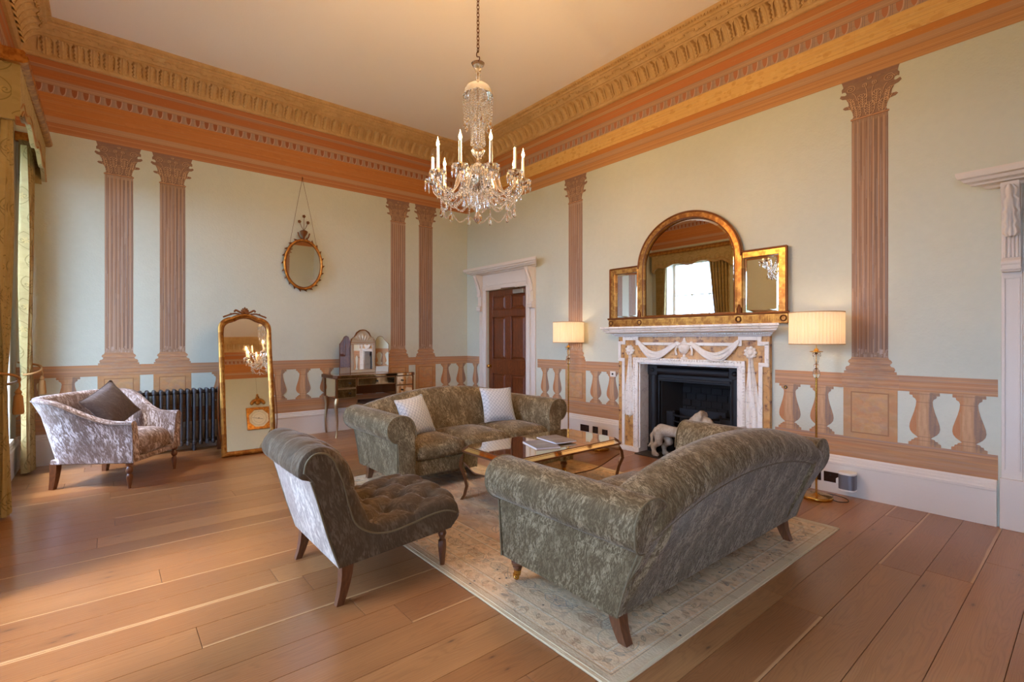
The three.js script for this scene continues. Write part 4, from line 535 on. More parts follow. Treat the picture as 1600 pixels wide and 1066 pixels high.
// ---------------------------------------------------------------- standing mirror, leaning back on a strut
{
  const tau = 11.5 * PI / 180, W = 0.575, H = 1.70, o = thing('standing_mirror', 'tall gilt standing mirror with arched top and carved shell crest', 'mirror', [0.83, 0.0, 3.665], PI / 2 + 0 - 0.038);
  o.rotation.order = 'YXZ'; const lean = (g) => { g.applyMatrix4(new THREE.Matrix4().makeRotationX(-tau)); return g; };
  const outline = (m, z = 0) => { const hw = W / 2 - m, top = H - m, p = [[-hw, m]]; const n = 10, r = 0.14 - m * 0.6; for (let i = 0; i <= n; i++) { const a = PI - i / n * PI / 2; p.push([-hw + r + Math.cos(a) * r, top - 0.05 - r + Math.sin(a) * r]); } for (let i = 1; i < 10; i++) { const t = i / 10 * 2 - 1; p.push([t * (hw - r), top - 0.05 * t * t]); } for (let i = 0; i <= n; i++) { const a = PI / 2 - i / n * PI / 2; p.push([hw - r + Math.cos(a) * r, top - 0.05 - r + Math.sin(a) * r]); } p.push([hw, m]); return p.map(([x, y]) => V3(x, y, z)); };
  const fr = loft([[0, 0], [0, 0.028], [0.012, 0.042], [0.028, 0.046], [0.045, 0.036], [0.056, 0.024], [0.056, 0.008]].map(([m, z]) => outline(m, z)), { caps: false, crease: 0.5 });
  mesh('gilt_frame', lean(metric(fr)), M.gilt, o); mesh('frame_back', lean(metric(extr(poly(outline(0.004).map((p) => [p.x, p.y])), 0.01, -0.004))), M.leg, o);
  mesh('mirror_glass', lean(metric(extr(poly(outline(0.05).map((p) => [p.x, p.y])), 0.005, 0.008))), M.mirror, o);
  mesh('rim_bead', lean(metric(tube(outline(0.054, 0.026), 0.006, 120, 6, true))), M.giltDark, o);
  const crest = []; for (let k = 0; k < 7; k++) { const a = (k - 3) * 0.36, l = 0.085 - Math.abs(k - 3) * 0.010; const c = new THREE.SphereGeometry(1, 10, 8); c.scale(0.014, l / 2, 0.016); c.translate(0, l / 2, 0); crest.push(T(c, 0, H - 0.005, 0.035, 0, 0, -a)); } mesh('shell_crest', lean(metric(merge(crest))), M.giltDark, o);
  for (const s of [-1, 1]) { mesh('crest_scroll', lean(metric(merge(tube([[s * 0.02, H - 0.01, 0.04], [s * 0.07, H + 0.02, 0.042], [s * 0.10, H + 0.035, 0.04], [s * 0.115, H + 0.015, 0.04]], 0.012, 14, 6), tube([[s * 0.06, H - 0.012, 0.046], [s * 0.12, H - 0.01, 0.046], [s * 0.19, H - 0.035, 0.046], [s * 0.235, H - 0.055, 0.046]], 0.010, 14, 6), T(new THREE.SphereGeometry(0.014, 8, 6), s * 0.155, H - 0.018, 0.05), T(new THREE.SphereGeometry(0.011, 8, 6), s * 0.215, H - 0.045, 0.05)))), M.giltDark, o); }
  mesh('rear_strut', metric(loft([[0.0, 0.0, -0.53], [0.0, 1.2, -0.262]].map(([x, y, z]) => [V3(x - 0.27, y, z), V3(x - 0.22, y, z), V3(x - 0.22, y, z - 0.02), V3(x - 0.27, y, z - 0.02)]), { crease: 0.3 })), M.leg, o);
  mesh('rear_strut', metric(loft([[0.0, 0.0, -0.53], [0.0, 1.2, -0.262]].map(([x, y, z]) => [V3(x + 0.22, y, z), V3(x + 0.27, y, z), V3(x + 0.27, y, z - 0.02), V3(x + 0.22, y, z - 0.02)]), { crease: 0.3 })), M.leg, o);
}
const LAMP = 0.22, CANDLE = 1.6;
// ---------------------------------------------------------------- pleated floor lamps
function floorLamp(label, x, z) {
  const o = thing('floor_lamp', label, 'floor lamp', [x, 0, z], 0, 'pleated floor lamps');
  mesh('base', lathe([[0, 0.001], [0.122, 0.001], [0.125, 0.006], [0.125, 0.022], [0.12, 0.028], [0.03, 0.034], [0.014, 0.045], [0, 0.045]], 40), M.brass, o);
  mesh('pole', cyl(0.0085, 0.0085, 0.985, 0, 0.04, 0, 14), M.brass, o);
  mesh('crystal_column', lathe([[0.012, 1.022], [0.022, 1.03], [0.03, 1.055], [0.024, 1.09], [0.012, 1.105], [0.016, 1.112]], 8), M.glass, o); mesh('crystal_ball', T(new THREE.IcosahedronGeometry(0.021, 1), 0, 1.128, 0), M.glass, o); mesh('crystal_column', lathe([[0.012, 1.146], [0.014, 1.15], [0.022, 1.19], [0.02, 1.22], [0.01, 1.235]], 8), M.glass, o); mesh('pole_core', cyl(0.0035, 0.0035, 0.27, 0, 1.02, 0, 8), M.brass, o);
  mesh('collar', lathe([[0, 1.235], [0.02, 1.238], [0.05, 1.246], [0.05, 1.25], [0.02, 1.256], [0.012, 1.275], [0, 1.275]], 20), M.brass, o);
  for (let k = 0; k < 3; k++) mesh('crystal_leaf', T(lathe([[0.0, 0], [0.008, 0.012], [0.004, 0.03], [0, 0.034]], 6), Math.cos(k * 2.1) * 0.03, 1.205, Math.sin(k * 2.1) * 0.03), M.glass, o);
  mesh('harp', merge(cyl(0.003, 0.003, 0.25, 0, 1.27, 0, 8), box(0.40, 0.003, 0.003, 0, 1.565, 0), box(0.003, 0.003, 0.40, 0, 1.565, 0), cyl(0.003, 0.003, 0.05, 0, 1.52, 0.0, 6)), M.brass, o);
  const n = 240, pl = []; for (const y of [1.312, 1.45, 1.582]) { const r = []; for (let i = 0; i < n; i++) { const a = i / n * 2 * PI, tri = Math.abs(((i / n * 48) % 1) * 2 - 1); r.push(V3(Math.cos(a) * (0.2 + 0.0055 * tri), y, Math.sin(a) * (0.2 + 0.0055 * tri))); } pl.push(r); }
  mesh('pleated_shade', loft(pl, { caps: false, crease: 0.3, flip: true }), M.shade, o);
  for (const y of [1.312, 1.582]) mesh('shade_trim', T(new THREE.TorusGeometry(0.204, 0.0045, 6, 80), 0, y, 0, PI / 2), M.shadeTrim, o);
  mesh('bulb', T(new THREE.SphereGeometry(0.032, 14, 10), 0, 1.46, 0), M.bulb, o);
  const l = new THREE.PointLight(new THREE.Color(1, 0.70, 0.42), LAMP, 0, 2); l.position.set(0, 1.46, 0); l.castShadow = true; l.shadow.radius = 1.6; l.name = 'lamp_light'; o.add(l);
  return o;
}

M.shade = P({ color: hex(248, 228, 200), roughness: 1, transmission: 0.5, thickness: 0, side: THREE.DoubleSide });
M.shadeTrim = S({ color: hex(196, 166, 130), roughness: 0.9 });
M.bulb = S({ color: 0xffffff, emissive: new THREE.Color(1, 0.72, 0.42), emissiveIntensity: 1.5 });
floorLamp('brass floor lamp with pleated cream shade right of the fireplace', 5.685, 0.30);
floorLamp('brass floor lamp with pleated cream shade between the door and the fireplace', 2.70, 0.22);
// ---------------------------------------------------------------- sockets, speaker, switches
function socket(name, label, x, y, w, h, mat) { const o = thing(name, label, 'socket', [x, y, 0.0305]); mesh('cover_plate', rbox(w, h, 0.008, 0.003, 0, 0, 0.004), mat, o); for (const s of w > 0.12 ? [-1, 1] : [0]) { mesh('rocker', rbox(0.014, 0.02, 0.004, 0.002, s * w * 0.25 + 0.014, h * 0.2, 0.009), M.black, o); mesh('pin_hole', merge(box(0.006, 0.003, 0.002, s * w * 0.25 - 0.011, -0.01, 0.0085), box(0.006, 0.003, 0.002, s * w * 0.25 + 0.011, -0.01, 0.0085), box(0.003, 0.007, 0.002, s * w * 0.25, 0.004, 0.0085)), M.black, o); } return o; }
M.plate = S({ color: hex(52, 36, 30), metalness: 0.6, roughness: 0.35 });
socket('wall_socket', 'dark double socket on the baseboard behind the sofa end', 5.56, 0.135, 0.148, 0.088, M.plate); socket('wall_socket', 'dark double socket beside the small grey speaker', 5.73, 0.137, 0.148, 0.088, M.plate);
socket('wall_socket', 'dark double socket left of the fireplace, leftmost of three', 2.82, 0.168, 0.148, 0.088, M.plate); socket('wall_socket', 'dark single socket left of the fireplace, middle of three', 3.005, 0.168, 0.088, 0.088, M.plate); socket('wall_socket', 'dark single socket left of the fireplace, nearest its foot', 3.165, 0.158, 0.088, 0.07, M.plate);
{ const o = thing('light_switch', 'small cream switch plate on the painted baluster left of the fireplace', 'switch', [3.275, 0.914, 0.0045]); mesh('cover_plate', rbox(0.088, 0.07, 0.008, 0.003, 0, 0, 0.004), M.cream, o); mesh('rotary_knob', T(cyl(0.011, 0.011, 0.012, 0, 0, 0, 14), 0, 0, 0.008, PI / 2), M.black, o);
  const q = thing('bell_push', 'round dark bell push on the painted baluster right of the fireplace', 'switch', [5.327, 0.9, 0.0045]); mesh('push_ring', T(new THREE.TorusGeometry(0.013, 0.004, 8, 20), 0, 0, 0.003), M.black, q); mesh('push_button', T(cyl(0.009, 0.009, 0.006, 0, 0, 0, 14), 0, 0, 0, PI / 2), M.brass, q);
  const s = thing('speaker', 'small grey speaker with white top mounted on the baseboard', 'speaker', [5.855, 0.066, 0.094]); const ov = (k) => { const p = []; for (let i = 0; i < 40; i++) { const a = i / 40 * 2 * PI, c = Math.cos(a), n = Math.sin(a); p.push([Math.sign(c) * Math.pow(Math.abs(c), 0.62) * 0.062 * k, Math.sign(n) * Math.pow(Math.abs(n), 0.62) * 0.06 * k]); } return poly(p); };
  const up = (k, h, y) => T(extr(ov(k), h, 0, 0.003), 0, y, 0, -PI / 2); mesh('grille', up(1, 0.125, 0.012), S({ color: hex(120, 122, 130), metalness: 0.5, roughness: 0.45 }), s); mesh('bottom_cap', up(1.01, 0.014, 0), M.white, s); mesh('top_cap', up(1.01, 0.018, 0.136), M.white, s); mesh('plug', rbox(0.03, 0.045, 0.05, 0.006, -0.075, 0.06, -0.03), M.white, s);
  single('lamp_cable', tube([[5.56, 0.1, 0.045], [5.56, 0.02, 0.08], [5.50, 0.006, 0.14], [5.58, 0.006, 0.14], [5.75, 0.008, 0.12], [5.86, 0.01, 0.16], [5.90, 0.008, 0.24], [5.85, 0.008, 0.30], [5.81, 0.012, 0.30]], 0.0035, 60, 6), M.black, 'thin dark cable looped on the floor behind the right floor lamp', 'cable'); }
// ---------------------------------------------------------------- octagonal barometer on the end wall, seen in the standing mirror
{
  const o = thing('barometer', 'octagonal gilt dial barometer with carved crest, reflected in the standing mirror', 'barometer', [RX - 0.004, 2.15, 2.43], -PI / 2);
  mesh('square_frame', metric(extr((() => { const s = poly([[-0.29, 0], [0.29, 0], [0.29, 0.60], [-0.29, 0.60]]); const h = []; for (let i = 0; i < 8; i++) { const a = PI / 8 + i * PI / 4; h.push([Math.cos(a) * 0.25, 0.30 + Math.sin(a) * 0.25]); } s.holes.push(poly(h.reverse())); return s; })(), 0.05, 0, 0.008)), M.gilt, o);
  const dial = drawn(512, 512, (x, w) => { x.fillStyle = '#e6dfc6'; x.fillRect(0, 0, w, w); x.strokeStyle = '#6a6250'; x.lineWidth = 3; for (const r of [215, 190, 130]) { x.beginPath(); x.arc(256, 256, r, 0, 7); x.stroke(); } for (let i = 0; i < 60; i++) { const a = i / 60 * 2 * PI; x.lineWidth = i % 5 ? 1.5 : 4; x.beginPath(); x.moveTo(256 + Math.cos(a) * 190, 256 + Math.sin(a) * 190); x.lineTo(256 + Math.cos(a) * 213, 256 + Math.sin(a) * 213); x.stroke(); } });
  const dg = unit(extr(poly([...Array(8)].map((_, i) => { const a = PI / 8 + i * PI / 4; return [Math.cos(a) * 0.252, 0.30 + Math.sin(a) * 0.252]; })), 0.01, 0.01)); mesh('dial', dg, S({ map: dial, roughness: 0.4 }), o);
  mesh('hand', merge(T(rbox(0.26, 0.008, 0.004, 0.001), 0.03, 0.30, 0.028, 0, 0, 0.25), T(cyl(0.014, 0.014, 0.008, 0, 0, 0, 12), 0, 0.30, 0.022, PI / 2)), M.black, o);
  const cr = []; for (let k = 0; k < 14; k++) { const t = k / 13, a = (t - 0.5) * 2.6; cr.push(T(new THREE.SphereGeometry(0.055 - 0.02 * Math.abs(t - 0.5), 8, 6), Math.sin(a) * 0.15, 0.68 + Math.cos(a) * 0.12, 0.03)); } cr.push(T(new THREE.SphereGeometry(0.07, 10, 8), 0, 0.74, 0.03), T(new THREE.SphereGeometry(0.05, 10, 8), 0, 0.87, 0.03), T(new THREE.SphereGeometry(0.03, 10, 8), 0, 0.94, 0.03)); mesh('carved_crest', metric(merge(cr)), M.gilt, o);
  mesh('wire', tube([[0, 0.92, 0.02], [0, 1.3, 0.01], [0, 1.45, 0.006]], 0.002, 8, 5), M.bronze, o);
}
// ---------------------------------------------------------------- rug
{
  const t = drawn(1600, 1160, (x, w, h) => { seed = 4242; // u along x (3.48 m), v along z (2.52 m)
    const s = w / 3.48; x.fillStyle = '#e6c79c'; x.fillRect(0, 0, w, h);
    blot(x, w, h, 900, ['#d6ba92', '#ecd0a6', '#d9b484', '#c8b08c', '#e2b686'], 10, 50, 0.28);
    x.save(); x.beginPath(); x.rect(0.5 * s, 0.5 * s, w - s, h - s); x.clip(); blot(x, w, h, 900, ['#b8835c', '#ab7654', '#94897c', '#be8e66', '#857d74'], 10, 60, 0.3); x.restore();
    const rect = (m, c, l, a = 1) => { x.globalAlpha = a; x.strokeStyle = c; x.lineWidth = l; x.strokeRect(m * s, m * s, w - 2 * m * s, h - 2 * m * s); x.globalAlpha = 1; };
    x.globalAlpha = 0.9; x.strokeStyle = '#d2bd9a'; x.lineWidth = 0.05 * s; x.strokeRect(0.03 * s, 0.03 * s, w - 0.06 * s, h - 0.06 * s); x.globalAlpha = 1;
    for (const [m, c, l, a] of [[0.062, '#8d7a60', 2, 0.7], [0.075, '#e0d0b2', 3, 0.9], [0.165, '#e0d0b2', 4, 0.9], [0.175, '#937d62', 2, 0.6], [0.41, '#937d62', 2, 0.6], [0.42, '#e3d4b6', 4, 0.9], [0.50, '#e3d4b6', 4, 0.9], [0.51, '#8b7156', 2, 0.6]]) rect(m, c, l, a);
    const flower = (cx, cy, r, a, c1, c2) => { x.save(); x.translate(cx, cy); x.rotate(a); x.globalAlpha = 0.42; x.strokeStyle = c1; x.lineWidth = 2; x.fillStyle = c2; x.beginPath(); for (let k = 0; k <= 6; k++) { const q = k / 6 * 2 * PI; x.lineTo(Math.cos(q) * r * 1.5, Math.sin(q) * r * 0.8); } x.fill(); x.stroke(); x.beginPath(); for (let k = 0; k < 9; k++) { const q = k / 9 * 2 * PI; x.moveTo(Math.cos(q) * r * 0.3, Math.sin(q) * r * 0.3); x.lineTo(Math.cos(q) * r * 0.9, Math.sin(q) * r * 0.55); } x.stroke(); x.fillStyle = c1; x.beginPath(); x.arc(0, 0, r * 0.2, 0, 7); x.fill(); x.restore(); };
    const leaf = (cx, cy, r, a, c) => { x.save(); x.translate(cx, cy); x.rotate(a); x.globalAlpha = 0.4; x.strokeStyle = c; x.lineWidth = 2; x.beginPath(); x.moveTo(-r, 0); x.bezierCurveTo(-r * 0.3, -r * 0.7, r * 0.5, -r * 0.6, r, 0); x.bezierCurveTo(r * 0.4, r * 0.5, -r * 0.3, r * 0.4, -r, 0); x.moveTo(-r, 0); x.quadraticCurveTo(0, -r * 0.2, r, 0); x.stroke(); x.restore(); };
    const dark = ['#6e5238', '#7c5a40', '#5f5a50', '#8a5a3c', '#556066'], pale = ['#d6c3a2', '#c49a74', '#b9ab94', '#c8b090'];
    const pick = (l) => l[Math.floor(rnd() * l.length)];
    const around = (m, step, f) => { for (let p = m; p < w / s - m; p += step) { f(p * s, m * s, 0); f(p * s, h - m * s, 0); } for (let p = m + step; p < h / s - m; p += step) { f(m * s, p * s, PI / 2); f(w - m * s, p * s, PI / 2); } };
    x.save(); for (const [m0, m1] of [[0.08, 0.16], [0.18, 0.405], [0.425, 0.495]]) { for (let i = 0; i < 900 * (m1 - m0) / 0.1; i++) { const m = rr(m0, m1) * s, side = Math.floor(rnd() * 4), t = rnd(), a = side < 2 ? lerp(m, w - m, t) : side === 2 ? m : w - m, b = side === 0 ? m : side === 1 ? h - m : lerp(m, h - m, t); x.globalAlpha = 0.08 + 0.22 * rnd(); x.fillStyle = pick(['#a8805c', '#8c7a64', '#b9936c', '#7f8480', '#c49a74', '#e4d4b4', '#96684a']); x.beginPath(); x.ellipse(a, b, rr(3, 15), rr(2, 8), rnd() * 3, 0, 7); x.fill(); } for (let i = 0; i < 150; i++) { const m = rr(m0, m1) * s, side = Math.floor(rnd() * 4), t = rnd(), a = side < 2 ? lerp(m, w - m, t) : side === 2 ? m : w - m, b = side === 0 ? m : side === 1 ? h - m : lerp(m, h - m, t); x.globalAlpha = 0.35; x.strokeStyle = pick(dark); x.lineWidth = 1.6; x.beginPath(); x.arc(a, b, rr(4, 0.09 * s * (m1 - m0) / 0.2), rnd() * 6, rnd() * 6 + 3); x.stroke(); } } x.restore();
    let k = 0; around(0.12, 0.085, (a, b) => { k++; if (k % 2) flower(a, b, 7, rnd() * 3, pick(dark), pick(pale)); else leaf(a, b, 10, rnd() * 6, pick(dark)); }); around(0.46, 0.08, (a, b) => { k++; if (k % 2) flower(a, b, 6, rnd() * 3, pick(dark), pick(pale)); else leaf(a, b, 9, rnd() * 6, pick(dark)); });
    around(0.29, 0.235, (a, b, r) => { flower(a, b, 24, r, pick(dark), pick(pale)); leaf(a + rr(25, 60), b + rr(-16, 16), 24, rnd() * 6, pick(dark)); leaf(a - rr(25, 60), b + rr(-16, 16), 20, rnd() * 6, pick(dark)); });
    for (let i = 0; i < 260; i++) { const a = rr(0.58 * s, w - 0.58 * s), b = rr(0.58 * s, h - 0.58 * s); i % 3 ? leaf(a, b, rr(14, 34), rnd() * 6, pick(dark)) : flower(a, b, rr(12, 26), rnd() * 3, pick(dark), pick(pale)); }
    x.strokeStyle = '#6e5a44'; x.lineWidth = 2; for (let i = 0; i < 70; i++) { x.globalAlpha = 0.4; let a = rr(0.55 * s, w - 0.55 * s), b = rr(0.55 * s, h - 0.55 * s); x.beginPath(); x.moveTo(a, b); x.bezierCurveTo(a + rr(-80, 80), b + rr(-40, 40), a + rr(-80, 80), b + rr(-60, 60), a + rr(-120, 120), b + rr(-70, 70)); x.stroke(); }
    x.globalAlpha = 0.8; for (let i = 0; i < 160; i++) { x.fillStyle = pick(['#2f3438', '#4a3a30', '#39424c']); x.fillRect(rnd() * w, rnd() * h, 5, 5); } x.globalAlpha = 1;
    blot(x, w, h, 6000, ['#ecd9b6', '#c4ac8a', '#dcc29a', '#a88a68', '#c8986e'], 2, 10, 0.3);
  });
  const nb = tex(256, 256, (u, v) => fbm(u, v, 120, 120, 2, 500), { srgb: false, sx: 0.25, sy: 0.25 });
  const r = thing('rug', 'faded beige oriental rug under the sofas and coffee table', 'rug', [2.57, 0, 0.95]);
  const g = metric(rspan(0.012, 3.468, 0.001, 0.011, 0.012, 2.508, 0.004)), p = g.attributes.position, uv = g.attributes.uv; for (let i = 0; i < p.count; i++) uv.setXY(i, p.getX(i) / 3.48, p.getZ(i) / 2.52); t.flipY = false; 
  mesh('pile', g, S({ map: t, bumpMap: nb, bumpScale: 0.002, roughness: 0.95 }), r);
  const em = S({ color: hex(214, 196, 160), roughness: 0.9 }); for (const z of [0.006, 2.514]) mesh('bound_edge', merge(T(cyl(0.006, 0.006, 3.48, 0, 0, 0, 8), 0, 0.007, z, 0, 0, -PI / 2), T(cyl(0.005, 0.005, 3.48, 0, 0, 0, 8), 0, 0.009, z < 1 ? z + 0.02 : z - 0.02, 0, 0, -PI / 2)), em, r);
  for (const x of [0.006, 3.474]) mesh('fringe_edge', span(x - 0.006, x + 0.006, 0.001, 0.008, 0.0, 2.52), em, r);
}
const RUG = 0.0115;
// ---------------------------------------------------------------- sofas
const turnedFoot = (h) => lathe([[0.022, h], [0.032, h], [0.032, h * 0.93], [0.02, h * 0.9], [0.026, h * 0.86], [0.036, h * 0.76], [0.034, h * 0.66], [0.022, h * 0.6], [0.028, h * 0.56], [0.024, h * 0.5], [0.016, h * 0.4]], 18);
const castor = (h) => merge(lathe([[0.017, h * 0.46], [0.021, h * 0.44], [0.019, h * 0.3], [0.012, h * 0.26], [0.012, h * 0.2]], 16), T(new THREE.TorusGeometry(0.016, 0.008, 8, 18), 0, 0.025, 0.012, 0, PI / 2), box(0.03, 0.008, 0.03, 0, h * 0.24, 0.006));
function splayLeg(top, foot, h, a, b) { return metric(loft([0, 0.25, 0.5, 0.75, 1].map((t) => { const x = lerp(top[0], foot[0], t * t), z = lerp(top[1], foot[1], t * t), s = lerp(a, b, t) / 2, y = lerp(h, 0, t); return [V3(x - s, y, z - s), V3(x + s, y, z - s), V3(x + s, y, z + s), V3(x - s, y, z + s)]; }), { crease: 0.5, flip: true })); }
function seatCushion(w, h, d, crown = 0.035) { const g = new RoundedBoxGeometry(w, h, d, 4, h * 0.42), s = new THREE.BoxGeometry(w, h, d, 10, 2, 10); void s; const q = new THREE.BoxGeometry(w, h, d, 14, 6, 14), p = q.attributes.position; for (let i = 0; i < p.count; i++) { let x = p.getX(i), y = p.getY(i), z = p.getZ(i); const r = h * 0.46, cx = clamp(x, -w / 2 + r, w / 2 - r), cy = clamp(y, -h / 2 + r, h / 2 - r), cz = clamp(z, -d / 2 + r, d / 2 - r), v = V3(x - cx, y - cy, z - cz); if (v.length() > 1e-6) { v.normalize().multiplyScalar(Math.min(r, r)); x = cx + v.x; y = cy + v.y; z = cz + v.z; } const u = x / w * 2, k = z / d * 2; y += (y > 0 ? 1 : 0.2) * crown * Math.max(0, 1 - u * u) * Math.max(0, 1 - k * k); p.setXYZ(i, x, y, z); } void g; q.computeVertexNormals(); return metric(toCreasedNormals(q, 1.2)); }
function sofa(label, pos, turn) {
  const o = thing('sofa', label, 'sofa', pos, turn, 'olive velvet sofas');
  const HB = 0.145, LB = 0.985;
  mesh('seat_base', metric(rspan(-0.90, 0.90, HB, 0.285, -0.36, 0.37, 0.02)), M.sofa, o);
  // rolled arms
  for (const s of [-1, 1]) {
    const sh = new THREE.Shape(), X = (x) => s * x; sh.moveTo(X(0.815), HB); sh.lineTo(X(0.815), 0.50); sh.bezierCurveTo(X(0.815), 0.62, X(0.86), 0.695, X(0.965), 0.695); sh.bezierCurveTo(X(1.05), 0.695, X(1.095), 0.64, X(1.09), 0.575); sh.bezierCurveTo(X(1.085), 0.515, X(1.04), 0.475, X(0.995), 0.470); sh.bezierCurveTo(X(0.985), 0.40, X(0.985), 0.25, X(0.975), HB);
    const pts = sh.getPoints(10), ordered = s > 0 ? pts : pts; const g = extr(new THREE.Shape(THREE.ShapeUtils.area(ordered) < 0 ? ordered.slice().reverse() : ordered), 0.86, -0.46, 0.014, 3, 10);
    { const q = g.attributes.position; for (let i = 0; i < q.count; i++) if (q.getZ(i) < 0) q.setZ(i, q.getZ(i) * (0.413 + 0.172 * smooth(0.15, 0.58, q.getY(i))) / 0.46); }
    mesh('arm', metric(toCreasedNormals(clean(g), 0.7)), M.sofa, o); mesh('arm_end_piping', tube(pts.slice(3).map((p) => [p.x - s * 0.004, p.y - 0.002, -(0.413 + 0.172 * smooth(0.15, 0.58, p.y)) * 0.985]), 0.005, 70, 5), M.sofaPipe, o);
    mesh('arm_piping', tube(pts.slice(1).map((p) => [p.x - s * 0.004, p.y - 0.002, 0.395]), 0.0055, 70, 5), M.sofaPipe, o);
    mesh('side_piping', tube([[s * 0.985, HB + 0.005, 0.38], [s * 0.99, 0.3, 0.385], [s * 0.995, 0.46, 0.39]], 0.005, 12, 5), M.sofaPipe, o);
  }
  // scrolled back with a curved crest
  const crest = (x) => 0.672 + 0.16 * Math.pow(Math.max(0, Math.cos(x / 0.99 * PI / 2)), 0.75), rings = [], pipe = [], N = 34;
  const prof = (h) => [[-0.20, 0.20], [-0.215, 0.40], [-0.245, 0.52], [-0.285, lerp(0.52, h, 0.5)], [-0.325, h - 0.055], [-0.37, h - 0.015], [-0.425, h], [-0.49, h - 0.005], [-0.545, h - 0.03], [-0.585, h - 0.075], [-0.598, h - 0.125], [-0.582, h - 0.165], [-0.565, h - 0.18], [-0.50, lerp(HB, h, 0.42)], [-0.44, lerp(HB, h, 0.18)], [-0.41, HB], [-0.30, HB]];
  for (let j = 0; j <= N; j++) { const x = -LB + 2 * LB * j / N, e = Math.max(0, (Math.abs(x) - (LB - 0.09)) / 0.09), k = Math.sqrt(Math.max(0, 1 - 0.75 * e * e)), h = crest(x); rings.push(prof(h).map(([z, y]) => V3(x, y > 0.4 ? lerp(0.42, y, 0.85 + 0.15 * k) : y, lerp(-0.42, z, y > 0.25 ? 0.55 + 0.45 * k : 1)))); const p = rings[j][12]; pipe.push([x, p.y + 0.004, p.z - 0.004]); }
  mesh('back', metric(loft(rings, { crease: 1.0 })), M.sofa, o); mesh('back_piping', tube(pipe, 0.0055, 90, 5), M.sofaPipe, o);
  for (const s of [-1, 1]) mesh('corner_piping', tube([[s * 0.985, HB + 0.005, -0.413], [s * 0.99, 0.30, -0.46], [s * 0.992, 0.47, -0.53]], 0.005, 14, 5), M.sofaPipe, o);
  for (let k = -1; k <= 1; k++) { const c = mesh('seat_cushion', seatCushion(0.545, 0.15, 0.66), M.sofa, o); c.position.set(k * 0.5435, 0.347, 0.07); const b = [], w = 0.262, d = 0.32; for (let i = 0; i < 40; i++) { const a = i / 40 * 2 * PI, f = (v) => Math.sign(v) * Math.pow(Math.abs(v), 0.25); b.push([f(Math.cos(a)) * w, 0.036, f(Math.sin(a)) * d]); } mesh('cushion_piping', tube(b, 0.0045, 80, 5, true), M.sofaPipe, c); }
  for (const s of [-1, 1]) { const f = mesh('front_leg', turnedFoot(HB), M.leg, o); f.position.set(s * 0.905, 0, 0.335); mesh('castor', castor(HB), M.brass, f); mesh('back_leg', splayLeg([s * 0.90, -0.35], [s * 0.90, -0.395], HB + 0.005, 0.066, 0.046), M.leg, o); }
  o.scale.x = 0.972;
  return o;
}
const nearSofa = sofa('olive velvet sofa seen from behind, nearest the viewpoint', [5.505, RUG, 2.325], -PI / 2);
const farSofa = sofa('olive velvet sofa with two patterned cushions, facing the viewpoint', [3.09, RUG, 2.125], PI / 2);
M.ikat = P({ map: drawn(512, 512, (x, w) => { x.fillStyle = '#c6ccd2'; x.fillRect(0, 0, w, w); for (let d = 0; d < 2; d++) for (let i = -8; i < 24; i++) for (let j = 0; j < 32; j++) { const s = d ? -1 : 1, a = i * 64, t = j * 16; x.globalAlpha = 0.8; x.lineWidth = 7; x.strokeStyle = ['#7e8fa0', '#8e9aa6', '#6f8092'][(i + j * 2 + 30) % 3]; const px = s > 0 ? a + t : w - a - t, py = t; x.beginPath(); x.moveTo(px, py); x.lineTo(px + s * 11, py + 11); x.stroke(); x.globalAlpha = 0.5; x.strokeStyle = '#f0f2f3'; x.lineWidth = 4; x.beginPath(); x.moveTo(px + s * 20, py); x.lineTo(px + s * 31, py + 11); x.stroke(); } x.globalAlpha = 1; blot(x, w, w, 2500, ['#dfe0e2', '#8a929c', '#b4b8bc'], 1, 4, 0.35); }, { wrap: true, sx: 0.34, sy: 0.34 }), roughness: 0.9 });
function cushion(label, x, y, z, rot, w, h, t, mat, order = 'YXZ') { const o = thing('cushion', label, 'cushion', [x, y, z], 0); o.rotation.order = order; o.rotation.set(...rot); mesh('cushion_cover', pillow(w, h, t), mat, o); const e = []; for (let i = 0; i < 40; i++) { const a = i / 40 * 4, s = Math.floor(a), f = (a - s) * 2 - 1, p = [[f, 1], [1, -f], [-f, -1], [-1, f]][s]; e.push([p[0] * w / 2 * (1 - 0.07 * (1 - p[1] * p[1]) * Math.abs(p[0])), p[1] * h / 2 * (1 - 0.07 * (1 - p[0] * p[0]) * Math.abs(p[1])), 0]); } mesh('seam', tube(e, 0.004, 90, 5, true), mat, o); return o; }
cushion('blue-grey patterned cushion against the vanity-side arm of the far sofa', 3.075, 0.625, 2.70, [-0.42, PI / 2 + 0.35, 0.06], 0.39, 0.38, 0.14, M.ikat);
cushion('blue-grey patterned cushion nearer the door on the far sofa', 2.985, 0.635, 1.635, [-0.36, PI / 2 - 0.10, -0.04], 0.40, 0.38, 0.14, M.ikat);

